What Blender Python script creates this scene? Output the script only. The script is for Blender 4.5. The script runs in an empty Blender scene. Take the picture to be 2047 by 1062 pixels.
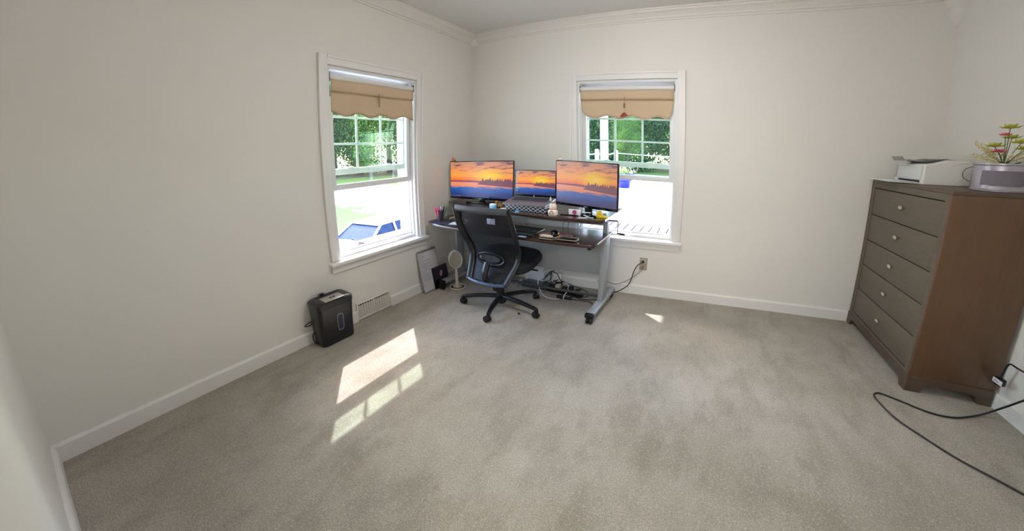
import bpy, bmesh, math, random
from mathutils import Vector, Matrix
random.seed(7)
C = bpy.context.scene.collection
sc = bpy.context.scene
PI = math.pi

# ------------------------------------------------------------------ camera
cam = bpy.data.objects.new('camera', bpy.data.cameras.new('camera'))
C.objects.link(cam)
sc.camera = cam
CAM = Vector((2.337, -3.038, 1.308))
_yaw, _pitch, _roll = .439, .170, .006
fw = Vector((-math.sin(_yaw)*math.cos(_pitch), math.cos(_yaw)*math.cos(_pitch), -math.sin(_pitch)))
rt = Vector((math.cos(_yaw), math.sin(_yaw), 0))
up = rt.cross(fw)
r2 = rt*math.cos(_roll)+up*math.sin(_roll)
u2 = -rt*math.sin(_roll)+up*math.cos(_roll)
m = Matrix((r2, u2, -fw)).transposed().to_4x4()
m.translation = CAM
cam.matrix_world = m
cd = cam.data
cd.type = 'PANO'
cd.panorama_type = 'FISHEYE_LENS_POLYNOMIAL'     # stitched wide phone picture
cd.sensor_width = 36
cd.fisheye_fov = PI
cd.fisheye_polynomial_k0 = 0
cd.fisheye_polynomial_k1 = -0.07339135
cd.fisheye_polynomial_k2 = -0.00272783
cd.fisheye_polynomial_k3 = 0.00030798
cd.fisheye_polynomial_k4 = -6.6597e-06
cd.shift_x = -0.0366
cd.shift_y = -0.1080
cd.clip_start = .02

# ------------------------------------------------------------------ world, sun, exposure
sc.view_settings.view_transform = 'Standard'
sc.view_settings.look = 'None'
sc.view_settings.gamma = 1
sc.view_settings.use_curve_mapping = False
EXPO = 0.72
sc.view_settings.exposure = EXPO
sc.cycles.use_denoising = True
sc.cycles.sample_clamp_indirect = 6
sc.cycles.max_bounces = 10
sc.cycles.transparent_max_bounces = 16
SUN_DIR = Vector((.775, -.64, -1.0)).normalized()
world = bpy.data.worlds.new('sky'); sc.world = world; world.use_nodes = True
wn = world.node_tree.nodes; wl = world.node_tree.links
sky = wn.new('ShaderNodeTexSky'); sky.sky_type = 'NISHITA'; sky.sun_disc = False
sky.sun_elevation = math.asin(-SUN_DIR.z)
sky.sun_rotation = math.atan2(-SUN_DIR.x, -SUN_DIR.y)
sky.air_density = 1.0; sky.dust_density = 1.5; sky.ozone_density = 1
wn['Background'].inputs[1].default_value = 1.4
wl.new(sky.outputs[0], wn['Background'].inputs[0])
sun = bpy.data.objects.new('sun', bpy.data.lights.new('sun', 'SUN'))
C.objects.link(sun)
sun.data.energy = 7; sun.data.angle = .012; sun.data.color = (1, .92, .94)
sun.rotation_euler = (-SUN_DIR).to_track_quat('Z', 'Y').to_euler()
sun.location = (-6, 5, 9)

def area(name, loc, direction, sx, sy, power, color, portal=False):
    L = bpy.data.objects.new(name, bpy.data.lights.new(name, 'AREA')); C.objects.link(L)
    L.data.shape = 'RECTANGLE'; L.data.size = sx; L.data.size_y = sy
    L.data.energy = power; L.data.color = color
    L.location = loc; L.rotation_euler = Vector(direction).to_track_quat('-Z', 'Z').to_euler()
    if portal: L.data.cycles.is_portal = True
    return L
area('portal_left', (-.16, -1.265, 1.22), (1, 0, 0), .9, 1.4, 1, (1, 1, 1), True)
area('portal_back', (1.63, .16, 1.22), (0, -1, 0), .9, 1.4, 1, (1, 1, 1), True)
# added fill light in the unseen hall, brightening the room through the doorway
area('hall_fill_light', (2.35, -4.2, 1.9), (0, 1, -.12), 1.0, 1.0, 29, (1, .99, .965))

# ------------------------------------------------------------------ materials
MATS = {}
def lin(c):
    return tuple(((x/255)/12.92 if x/255 <= .04045 else ((x/255+.055)/1.055)**2.4) for x in c)
class NT:
    def __init__(s, name):
        s.m = bpy.data.materials.new(name); s.m.use_nodes = True
        s.n = s.m.node_tree.nodes; s.l = s.m.node_tree.links; s.b = s.n['Principled BSDF']
        s.out = s.n['Material Output']
    def new(s, t, **k):
        x = s.n.new(t)
        for a, v in k.items(): setattr(x, a, v)
        return x
    def inp(s, sock, v):
        if hasattr(v, 'is_output') or isinstance(v, bpy.types.NodeSocket): s.l.new(v, sock)
        else:
            if isinstance(v, tuple) and len(v) == 3 and sock.type == 'RGBA': v = v+(1,)
            sock.default_value = v
    def math(s, op, a, b=0.0, c=0.0):
        x = s.new('ShaderNodeMath', operation=op); s.inp(x.inputs[0], a); s.inp(x.inputs[1], b); s.inp(x.inputs[2], c)
        return x.outputs[0]
    def mix(s, f, a, b):
        x = s.new('ShaderNodeMix', data_type='RGBA'); s.inp(x.inputs[0], f); s.inp(x.inputs[6], a); s.inp(x.inputs[7], b)
        return x.outputs[2]
    def noise(s, vec, scale, detail=2, rough=.5):
        x = s.new('ShaderNodeTexNoise'); x.inputs['Scale'].default_value = scale
        x.inputs['Detail'].default_value = detail; x.inputs['Roughness'].default_value = rough
        if vec is not None: s.l.new(vec, x.inputs['Vector'])
        return x.outputs[0]
    def mapping(s, vec, scale=(1, 1, 1), loc=(0, 0, 0)):
        x = s.new('ShaderNodeMapping'); x.inputs['Scale'].default_value = scale; x.inputs['Location'].default_value = loc
        s.l.new(vec, x.inputs[0]); return x.outputs[0]
    def ramp(s, f, stops, interp='LINEAR'):
        x = s.new('ShaderNodeValToRGB'); x.color_ramp.interpolation = interp
        e = x.color_ramp.elements
        while len(e) < len(stops): e.new(.5)
        for i, (p, c) in enumerate(stops):
            e[i].position = p; e[i].color = tuple(c)+(1,)
        s.inp(x.inputs[0], f); return x.outputs[0]
    def smooth(s, v, a, b):
        x = s.new('ShaderNodeMapRange', interpolation_type='SMOOTHSTEP'); s.inp(x.inputs[0], v)
        x.inputs[1].default_value = a; x.inputs[2].default_value = b
        return x.outputs[0]
    def bump(s, h, strength, dist=.002):
        x = s.new('ShaderNodeBump'); x.inputs['Strength'].default_value = strength; x.inputs['Distance'].default_value = dist
        s.l.new(h, x.inputs['Height']); s.l.new(x.outputs[0], s.b.inputs['Normal'])
    @property
    def pos(s): return s.new('ShaderNodeNewGeometry').outputs['Position']
    @property
    def objc(s): return s.new('ShaderNodeTexCoord').outputs['Object']
    @property
    def uv(s): return s.new('ShaderNodeTexCoord').outputs['UV']
def mat(name, rgb, rough=.5, metal=0, var=.06, scale=30, bump=0, spec=.5, coat=0):
    """plain material with slight procedural variation; rgb is sRGB 0-255"""
    if name in MATS: return MATS[name]
    t = NT(name); c = lin(rgb)
    n = t.noise(t.objc, scale, 3)
    a = tuple(min(1, x*(1-var)) for x in c); b = tuple(min(1, x*(1+var)) for x in c)
    t.inp(t.b.inputs['Base Color'], t.mix(n, a, b))
    t.b.inputs['Roughness'].default_value = rough; t.b.inputs['Metallic'].default_value = metal
    t.b.inputs['Specular IOR Level'].default_value = spec
    t.b.inputs['Coat Weight'].default_value = coat
    if bump: t.bump(t.noise(t.objc, scale*6, 2), bump, .001)
    MATS[name] = t.m; return t.m

M = {}
M['wall'] = mat('wall_paint', (228, 225, 219), .85, var=.012, scale=2.5, bump=.08)
M['ceiling'] = mat('ceiling_paint', (222, 221, 216), .9, var=.01, scale=2)
M['trim'] = mat('trim_paint', (232, 230, 227), .45, var=.01, scale=3)
M['crown'] = mat('crown_paint', (226, 223, 216), .6, var=.01, scale=3)
M['vinyl'] = mat('window_vinyl', (226, 226, 226), .4, var=.01)
M['plastic_black'] = mat('black_plastic', (15, 16, 19), .38, var=.15)
M['rubber'] = mat('black_rubber', (17, 17, 19), .6, var=.15)
M['black_gloss'] = mat('gloss_black', (14, 14, 17), .15, var=.1)
M['steel_grey'] = mat('grey_powdercoat', (158, 163, 168), .4, var=.04, metal=.15)
M['dark_grey'] = mat('dark_grey_metal', (84, 86, 90), .4, var=.06, metal=.3)
M['white_plastic'] = mat('white_plastic', (232, 229, 224), .35, var=.02)
M['fan_white'] = mat('cream_plastic', (222, 210, 196), .4, var=.02)
M['chrome'] = mat('brushed_nickel', (214, 206, 190), .25, metal=.9, var=.04)
M['seat'] = mat('black_seat_fabric', (24, 25, 31), .9, var=.25, scale=120, bump=.3)
M['cord'] = mat('black_cord', (24, 25, 26), .5, var=.1)
M['cord_white'] = mat('white_cord', (232, 232, 240), .45, var=.02)
M['cord_beige'] = mat('beige_cord', (186, 176, 150), .5, var=.05)
M['cord_grey'] = mat('grey_cord', (120, 116, 108), .5, var=.05)
M['paper'] = mat('white_paper', (226, 229, 238), .8, var=.02)
M['outlet'] = mat('beige_outlet', (172, 156, 136), .5, var=.03)
M['register'] = mat('register_paint', (222, 219, 210), .5, var=.01)
M['hole'] = mat('dark_slot', (46, 45, 44), .9)
M['whiteframe'] = mat('aluminium_frame', (150, 148, 150), .35, metal=.5, var=.04)
M['post'] = mat('white_painted_post', (236, 236, 238), .6, var=.02)
M['orange'] = mat('orange_toy', (214, 130, 40), .5)
M['yellow'] = mat('yellow_plastic', (206, 178, 36), .5)
M['brownish'] = mat('amber_brown', (150, 104, 40), .5, var=.4, scale=60)
M['blue'] = mat('bright_blue', (70, 160, 232), .3)
M['pink'] = mat('pink_marker', (224, 66, 110), .4)
M['red'] = mat('red_paint', (188, 60, 44), .5)
M['green'] = mat('green_marker', (52, 132, 92), .5)
M['navy'] = mat('navy_mat', (40, 42, 66), .8, var=.1)
M['purple'] = mat('purple_plastic', (132, 96, 190), .5)
M['ceramic'] = mat('white_ceramic', (226, 214, 202), .25, var=.04, coat=.3)
M['grey_base'] = mat('laptop_grey', (138, 138, 142), .35, metal=.5, var=.05)
M['dark_keys'] = mat('dark_keys', (58, 60, 66), .5, var=.1)

def m_carpet():
    t = NT('carpet_pile'); p = t.pos
    def rot(a, sc, loc=(0, 0, 0)):
        x = t.new('ShaderNodeMapping'); x.inputs['Rotation'].default_value = (0, 0, a); x.inputs['Scale'].default_value = sc; x.inputs['Location'].default_value = loc
        t.l.new(p, x.inputs[0]); return x.outputs[0]
    big = t.noise(rot(.5, (.8, 1.3, 1)), 1.1, 5, .62)
    strk = t.noise(rot(-.7, (2.4, 1.2, 1), (3, 1, 0)), 2.0, 5, .7)        # vacuum and foot marks
    strk2 = t.noise(rot(.95, (2.2, 1.1, 1), (7, 2, 0)), 1.9, 5, .7)
    fine = t.noise(p, 210, 3, .8)
    tuft = t.noise(p, 85, 3, .75)
    a = t.ramp(big, [(.32, lin((176, 166, 147))), (.5, lin((200, 191, 176))), (.68, lin((219, 211, 199)))])
    b = t.mix(t.math('MULTIPLY', t.smooth(strk, .46, .66), .5), a, lin((150, 141, 123)))
    b = t.mix(t.math('MULTIPLY', t.smooth(strk2, .48, .68), .42), b, lin((156, 150, 140)))
    b = t.mix(t.math('MULTIPLY', t.math('SUBTRACT', 1, t.smooth(strk2, .32, .44)), .35), b, lin((226, 219, 210)))
    c = t.mix(t.math('SUBTRACT', .85, t.math('MULTIPLY', t.smooth(fine, .30, .60), .85)), b, lin((112, 104, 90)))
    c = t.mix(t.math('MULTIPLY', t.smooth(tuft, .5, .68), .35), c, lin((236, 231, 222)))
    t.inp(t.b.inputs['Base Color'], c)
    t.b.inputs['Roughness'].default_value = .95; t.b.inputs['Specular IOR Level'].default_value = .1
    t.b.inputs['Sheen Weight'].default_value = .25
    fleck = t.math('MULTIPLY', t.math('LESS_THAN', t.noise(p, 55, 4, .8), .33), .5)
    c = t.mix(fleck, c, lin((96, 86, 72)))
    t.inp(t.b.inputs['Base Color'], c)
    h = t.math('ADD', t.noise(p, 170, 4, .8), t.math('MULTIPLY', tuft, .8))
    t.bump(h, 1.0, .007)
    return t.m
M['carpet'] = m_carpet()

def m_wood(name, dark, light, rough, scale, stretch, coat=0):
    t = NT(name); p = t.mapping(t.objc, stretch)
    n = t.noise(p, scale, 6, .65)
    f = t.noise(t.objc, 160, 3, .7)
    c = t.mix(n, lin(dark), lin(light))
    c = t.mix(t.math('MULTIPLY', f, .25), c, lin(dark))
    t.inp(t.b.inputs['Base Color'], c); t.b.inputs['Roughness'].default_value = rough
    t.b.inputs['Coat Weight'].default_value = coat; t.b.inputs['Coat Roughness'].default_value = .15
    t.bump(n, .08, .001)
    return t.m
M['dresser'] = m_wood('dresser_veneer', (70, 56, 45), (102, 84, 70), .42, 5, (1, 1, 9))
M['dresser_front'] = m_wood('dresser_drawer_veneer', (86, 77, 66), (110, 99, 86), .5, 5, (1, 2, 12))
M['dresser_side'] = m_wood('dresser_side_veneer', (84, 61, 43), (114, 83, 58), .34, 5, (8, 8, 1))
M['desktop'] = m_wood('dark_walnut_top', (40, 24, 20), (66, 40, 32), .25, 4, (1, 9, 1), .5)
M['deck'] = m_wood('deck_board_wood', (104, 90, 88), (136, 120, 116), .8, 4, (9, 1, 1))

def m_fabric(name, rgb, rough=.95, trans=0):
    t = NT(name)
    w = t.new('ShaderNodeTexWave'); w.inputs['Scale'].default_value = 160; t.l.new(t.objc, w.inputs['Vector'])
    n = t.noise(t.objc, 5, 3)
    t.inp(t.b.inputs['Base Color'], t.mix(n, tuple(x*.95 for x in lin(rgb)), tuple(x*1.04 for x in lin(rgb))))
    t.b.inputs['Roughness'].default_value = rough
    if trans:
        tr = t.new('ShaderNodeBsdfTranslucent'); tr.inputs[0].default_value = lin(rgb)+(1,)
        mx = t.new('ShaderNodeMixShader'); mx.inputs[0].default_value = trans
        t.l.new(t.b.outputs[0], mx.inputs[1]); t.l.new(tr.outputs[0], mx.inputs[2]); t.l.new(mx.outputs[0], t.out.inputs[0])
    t.bump(w.outputs[0], .1, .0005)
    return t.m
M['shade'] = m_fabric('shade_linen', (208, 184, 154), trans=.08)
M['shade_dark'] = m_fabric('shade_seam', (168, 140, 110))

def m_mesh():
    t = NT('chair_mesh_fabric')
    t.b.inputs['Base Color'].default_value = lin((18, 19, 28))+(1,)
    t.b.inputs['Roughness'].default_value = .6; t.b.inputs['Specular IOR Level'].default_value = .35
    tr = t.new('ShaderNodeBsdfTransparent'); mx = t.new('ShaderNodeMixShader'); mx.inputs[0].default_value = .1
    t.l.new(t.b.outputs[0], mx.inputs[1]); t.l.new(tr.outputs[0], mx.inputs[2]); t.l.new(mx.outputs[0], t.out.inputs[0])
    return t.m
M['mesh'] = m_mesh()

def m_glass(name, tint):
    t = NT(name)
    g = t.new('ShaderNodeBsdfGlossy'); g.inputs['Roughness'].default_value = .02
    tr = t.new('ShaderNodeBsdfTransparent'); tr.inputs[0].default_value = tint+(1,)
    lw = t.new('ShaderNodeLayerWeight'); lw.inputs[0].default_value = .5
    fr5 = t.math('ADD', t.math('MULTIPLY', t.math('POWER', lw.outputs[1], 5.0), .9), .035)
    mx = t.new('ShaderNodeMixShader')
    t.l.new(fr5, mx.inputs[0]); t.l.new(tr.outputs[0], mx.inputs[1]); t.l.new(g.outputs[0], mx.inputs[2])
    t.l.new(mx.outputs[0], t.out.inputs[0]); return t.m
M['glass'] = m_glass('window_glass', (.925, .985, .95))

def m_wallpaper(name, wash=0, strength=1.0):
    """sunset over a lake shown on the screens"""
    t = NT(name); s = t.new('ShaderNodeSeparateXYZ'); t.l.new(t.uv, s.inputs[0]); u, v = s.outputs[0], s.outputs[1]
    n1 = t.noise(t.mapping(t.uv, (2.2, 7, 1)), 2.2, 4, .6)
    sk = t.ramp(v, [(.40, lin((226, 84, 52))), (.50, lin((250, 120, 48))), (.62, lin((255, 168, 58))), (.8, lin((240, 150, 92))), (1, lin((196, 142, 118)))])
    du = t.math('MULTIPLY', t.math('SUBTRACT', u, .65), 1.5); dv = t.math('MULTIPLY', t.math('SUBTRACT', v, .60), 1.7)
    d = t.math('SQRT', t.math('ADD', t.math('MULTIPLY', du, du), t.math('MULTIPLY', dv, dv)))
    sk = t.mix(t.math('MULTIPLY', t.math('SUBTRACT', 1, t.smooth(d, .04, .5)), .95), sk, lin((255, 206, 20)))
    sk = t.mix(t.math('SUBTRACT', 1, t.smooth(d, .035, .06)), sk, lin((255, 196, 130)))
    cl = t.math('MULTIPLY', t.smooth(n1, .52, .62), t.smooth(v, .55, .95))
    cl = t.math('MAXIMUM', cl, t.math('MULTIPLY', t.math('MULTIPLY', t.smooth(u, .68, .95), t.smooth(v, .55, .8)), t.smooth(n1, .44, .56)))
    sk = t.mix(cl, sk, lin((120, 78, 96)))
    # distant hills
    hill = t.math('ADD', .435, t.math('MULTIPLY', t.noise(t.mapping(t.uv, (3, 0, 1)), 1.5, 2), .06))
    sk = t.mix(t.math('LESS_THAN', v, hill), sk, lin((128, 62, 92)))
    # water
    wn_ = t.noise(t.mapping(t.uv, (1.6, 9, 1)), 3.2, 4, .6)
    wat = t.ramp(t.math('ADD', v, t.math('MULTIPLY', t.math('SUBTRACT', wn_, .5), .22)), [(.05, lin((4, 34, 112))), (.2, lin((0, 84, 170))), (.27, lin((36, 96, 168))), (.31, lin((232, 138, 104))), (.4, lin((244, 150, 104)))])
    wat = t.mix(t.math('MULTIPLY', t.smooth(u, .55, 1), t.math('SUBTRACT', 1, t.smooth(v, .02, .26))), wat, lin((34, 46, 104)))
    shore = t.math('SUBTRACT', .425, t.math('MULTIPLY', t.smooth(u, .0, 1.2), .02))
    c = t.mix(t.math('LESS_THAN', v, shore), sk, wat)
    # tree-covered spit on the right
    tn = t.noise(t.mapping(t.uv, (1, 0, 1)), 34, 2, .7)
    sp = t.smooth(u, .44, .56)
    top = t.math('ADD', .37, t.math('MULTIPLY', sp, t.math('SUBTRACT', t.math('ADD', t.math('ADD', .425, t.math('MULTIPLY', t.smooth(tn, .3, .72), .11)), t.math('MULTIPLY', t.noise(t.mapping(t.uv, (1, 0, 1)), 9, 2, .6), .06)), .37)))
    bot = t.math('SUBTRACT', .37, t.math('MULTIPLY', t.math('SUBTRACT', u, .45), .12))
    msk = t.math('MULTIPLY', t.math('MULTIPLY', t.math('LESS_THAN', v, top), t.math('GREATER_THAN', v, bot)), t.math('GREATER_THAN', u, .45))
    tc = t.mix(t.noise(t.mapping(t.uv, (1, .4, 1)), 60, 2), lin((70, 34, 58)), lin((150, 84, 104)))
    c = t.mix(msk, c, tc)
    if wash: c = t.mix(wash, c, lin((190, 170, 160)))
    t.b.inputs['Base Color'].default_value = (.01, .01, .012, 1); t.b.inputs['Roughness'].default_value = .35
    t.inp(t.b.inputs['Emission Color'], c); t.b.inputs['Emission Strength'].default_value = strength/2**EXPO
    return t.m
M['screen'] = m_wallpaper('lake_sunset_screen', 0, .95)
M['screen_wash'] = m_wallpaper('lake_sunset_screen_matte', .16, .85)

def m_whiteboard():
    t = NT('whiteboard_writing'); s = t.new('ShaderNodeSeparateXYZ'); t.l.new(t.uv, s.inputs[0]); u, v = s.outputs[0], s.outputs[1]
    row = t.math('FRACT', t.math('MULTIPLY', v, 26))
    rown = t.math('FLOOR', t.math('MULTIPLY', v, 26))
    wob = t.noise(t.mapping(t.uv, (60, 26, 1)), 1.6, 2)
    ln = t.math('LESS_THAN', t.math('ABSOLUTE', t.math('SUBTRACT', row, t.math('ADD', .25, t.math('MULTIPLY', wob, .5)))), .13)
    wh = t.new('ShaderNodeTexWhiteNoise', noise_dimensions='1D'); t.l.new(rown, wh.inputs['W'])
    end = t.math('ADD', .22, t.math('MULTIPLY', wh.outputs[0], .42))
    k = t.math('MULTIPLY', t.math('MULTIPLY', ln, t.math('LESS_THAN', u, end)), t.math('GREATER_THAN', u, .06))
    k = t.math('MULTIPLY', k, t.math('GREATER_THAN', v, .25))
    k = t.math('MULTIPLY', k, .7)
    t.inp(t.b.inputs['Base Color'], t.mix(k, lin((206, 204, 210)), lin((92, 98, 150))))
    t.b.inputs['Roughness'].default_value = .25
    return t.m
M['whiteboard'] = m_whiteboard()

def m_trellis():
    t = NT('trellis_print'); s = t.new('ShaderNodeSeparateXYZ'); t.l.new(t.uv, s.inputs[0])
    a = t.math('MULTIPLY', s.outputs[0], 9 * 2*PI); b = t.math('MULTIPLY', s.outputs[1], 2.2 * 2*PI)
    f = t.math('ADD', t.math('COSINE', a), t.math('COSINE', b))
    k = t.math('LESS_THAN', t.math('ABSOLUTE', f), .55)
    k2 = t.math('GREATER_THAN', f, 1.6)
    k = t.math('MAXIMUM', k, t.math('MULTIPLY', k2, 0))
    t.inp(t.b.inputs['Base Color'], t.mix(k, lin((34, 36, 52)), lin((206, 208, 220))))
    t.b.inputs['Roughness'].default_value = .5
    return t.m
M['trellis'] = m_trellis()

def m_photo():
    t = NT('dark_picture_print'); s = t.new('ShaderNodeSeparateXYZ'); t.l.new(t.uv, s.inputs[0]); u, v = s.outputs[0], s.outputs[1]
    n = t.noise(t.uv, 6, 3)
    du = t.math('MULTIPLY', t.math('SUBTRACT', u, t.math('ADD', .42, t.math('MULTIPLY', v, .2))), 2.6); dv = t.math('SUBTRACT', v, .42)
    d = t.math('ADD', t.math('MULTIPLY', du, du), t.math('MULTIPLY', t.math('MULTIPLY', dv, dv), 1.0))
    d = t.math('ADD', d, t.math('MULTIPLY', n, .07))
    c = t.mix(t.math('SUBTRACT', 1, t.smooth(d, .07, .12)), t.mix(n, lin((26, 24, 40)), lin((62, 44, 60))), lin((186, 160, 160)))
    t.inp(t.b.inputs['Base Color'], c); t.b.inputs['Roughness'].default_value = .4
    return t.m
M['photo'] = m_photo()

def m_leaf(name, cols):
    t = NT(name); p = t.new('ShaderNodeNewGeometry')
    r = t.new('ShaderNodeObjectInfo').outputs['Random']
    n = t.noise(p.outputs['Position'], .9, 4, .7)
    c = t.ramp(n, [(.3, lin(cols[0])), (.5, lin(cols[1])), (.72, lin(cols[2]))])
    t.inp(t.b.inputs['Base Color'], c); t.b.inputs['Roughness'].default_value = .6
    tr = t.new('ShaderNodeBsdfTranslucent'); t.inp(tr.inputs[0], c)
    mx = t.new('ShaderNodeMixShader'); mx.inputs[0].default_value = .4
    t.l.new(t.b.outputs[0], mx.inputs[1]); t.l.new(tr.outputs[0], mx.inputs[2]); t.l.new(mx.outputs[0], t.out.inputs[0])
    return t.m
M['leaf'] = m_leaf('tree_leaves', [(60, 94, 44), (104, 136, 68), (178, 198, 100)])
M['leaf_dark'] = m_leaf('evergreen_leaves', [(40, 76, 54), (66, 106, 70), (128, 162, 88)])
M['bark'] = m_wood('tree_bark', (62, 54, 46), (104, 92, 80), .9, 6, (4, 4, .6))

def m_ground():
    t = NT('yard_ground'); p = t.pos; s = t.new('ShaderNodeSeparateXYZ'); t.l.new(p, s.inputs[0]); x, y = s.outputs[0], s.outputs[1]
    n = t.noise(p, .35, 4, .6); nf = t.noise(p, 9, 4, .7)
    conc = t.mix(nf, lin((190, 182, 188)), lin((208, 200, 204)))
    grass = t.mix(nf, lin((90, 108, 32)), lin((138, 142, 62)))
    dirt = t.mix(nf, lin((96, 72, 60)), lin((130, 104, 86)))
    # far lawn
    d = t.math('ADD', t.math('MULTIPLY', x, -.86), t.math('MULTIPLY', y, .51))
    d = t.math('ADD', d, t.math('MULTIPLY', t.math('SUBTRACT', n, .5), 4))
    farl = t.math('GREATER_THAN', d, 24.5)
    farb = t.math('MULTIPLY', t.math('GREATER_THAN', t.math('ADD', y, t.math('MULTIPLY', n, 3)), 24.5), t.math('GREATER_THAN', x, -12))
    stripb = t.math('MULTIPLY', t.math('MULTIPLY', t.math('GREATER_THAN', t.math('ADD', y, t.math('MULTIPLY', x, -.25)), 15.4), t.math('LESS_THAN', t.math('ADD', y, t.math('MULTIPLY', x, -.35)), 16.4)), t.math('MULTIPLY', t.math('GREATER_THAN', x, -2.5), t.math('LESS_THAN', x, .2)))
    # lawn patch by the drive
    px_ = t.math('DIVIDE', t.math('ADD', x, 14.3), 3.6); py_ = t.math('DIVIDE', t.math('SUBTRACT', y, 6.6), 2.8)
    patch = t.math('LESS_THAN', t.math('ADD', t.math('ADD', t.math('MULTIPLY', px_, px_), t.math('MULTIPLY', py_, py_)), t.math('MULTIPLY', t.math('SUBTRACT', t.noise(p, 1.1, 3), .5), 2.2)), .9)
    g = t.math('MAXIMUM', t.math('MAXIMUM', farl, farb), stripb)
    c = t.mix(g, conc, grass)
    c = t.mix(patch, c, t.mix(nf, lin((44, 92, 20)), lin((72, 122, 38))))
    c = t.mix(t.math('MULTIPLY', t.math('GREATER_THAN', d, 33), t.math('GREATER_THAN', t.noise(p, .5, 4, .6), .42)), c, dirt)
    t.inp(t.b.inputs['Base Color'], c); t.b.inputs['Roughness'].default_value = .9
    return t.m
M['ground'] = m_ground()
M['planter_blue'] = mat('blue_glaze', (44, 46, 160), .3, var=.08)
M['car_paint'] = mat('white_car_paint', (232, 232, 234), .25, var=.01, coat=.6)
M['car_glass'] = mat('car_glass', (34, 50, 80), .3, var=.6, scale=7, spec=.2)
M['galv'] = mat('galvanised_metal', (176, 170, 182), .35, metal=.6, var=.1, scale=14)
M['galv_dark'] = mat('dark_label', (112, 106, 116), .6, var=.06)
M['lime'] = mat('lime_petals', (186, 196, 74), .6, var=.2)
M['pinkp'] = mat('pink_petals', (214, 96, 110), .6, var=.15)
M['stem'] = mat('dried_grass_stem', (206, 194, 142), .7, var=.15)
M['blade'] = mat('green_blade', (108, 122, 78), .6, var=.15)
M['shred'] = mat('shredder_black', (34, 34, 38), .32, var=.1)
M['shred_top'] = mat('shredder_panel', (176, 172, 166), .3, metal=.4, var=.03)
M['clear'] = mat('shredder_window', (52, 56, 70), .15, var=.1)

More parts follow.
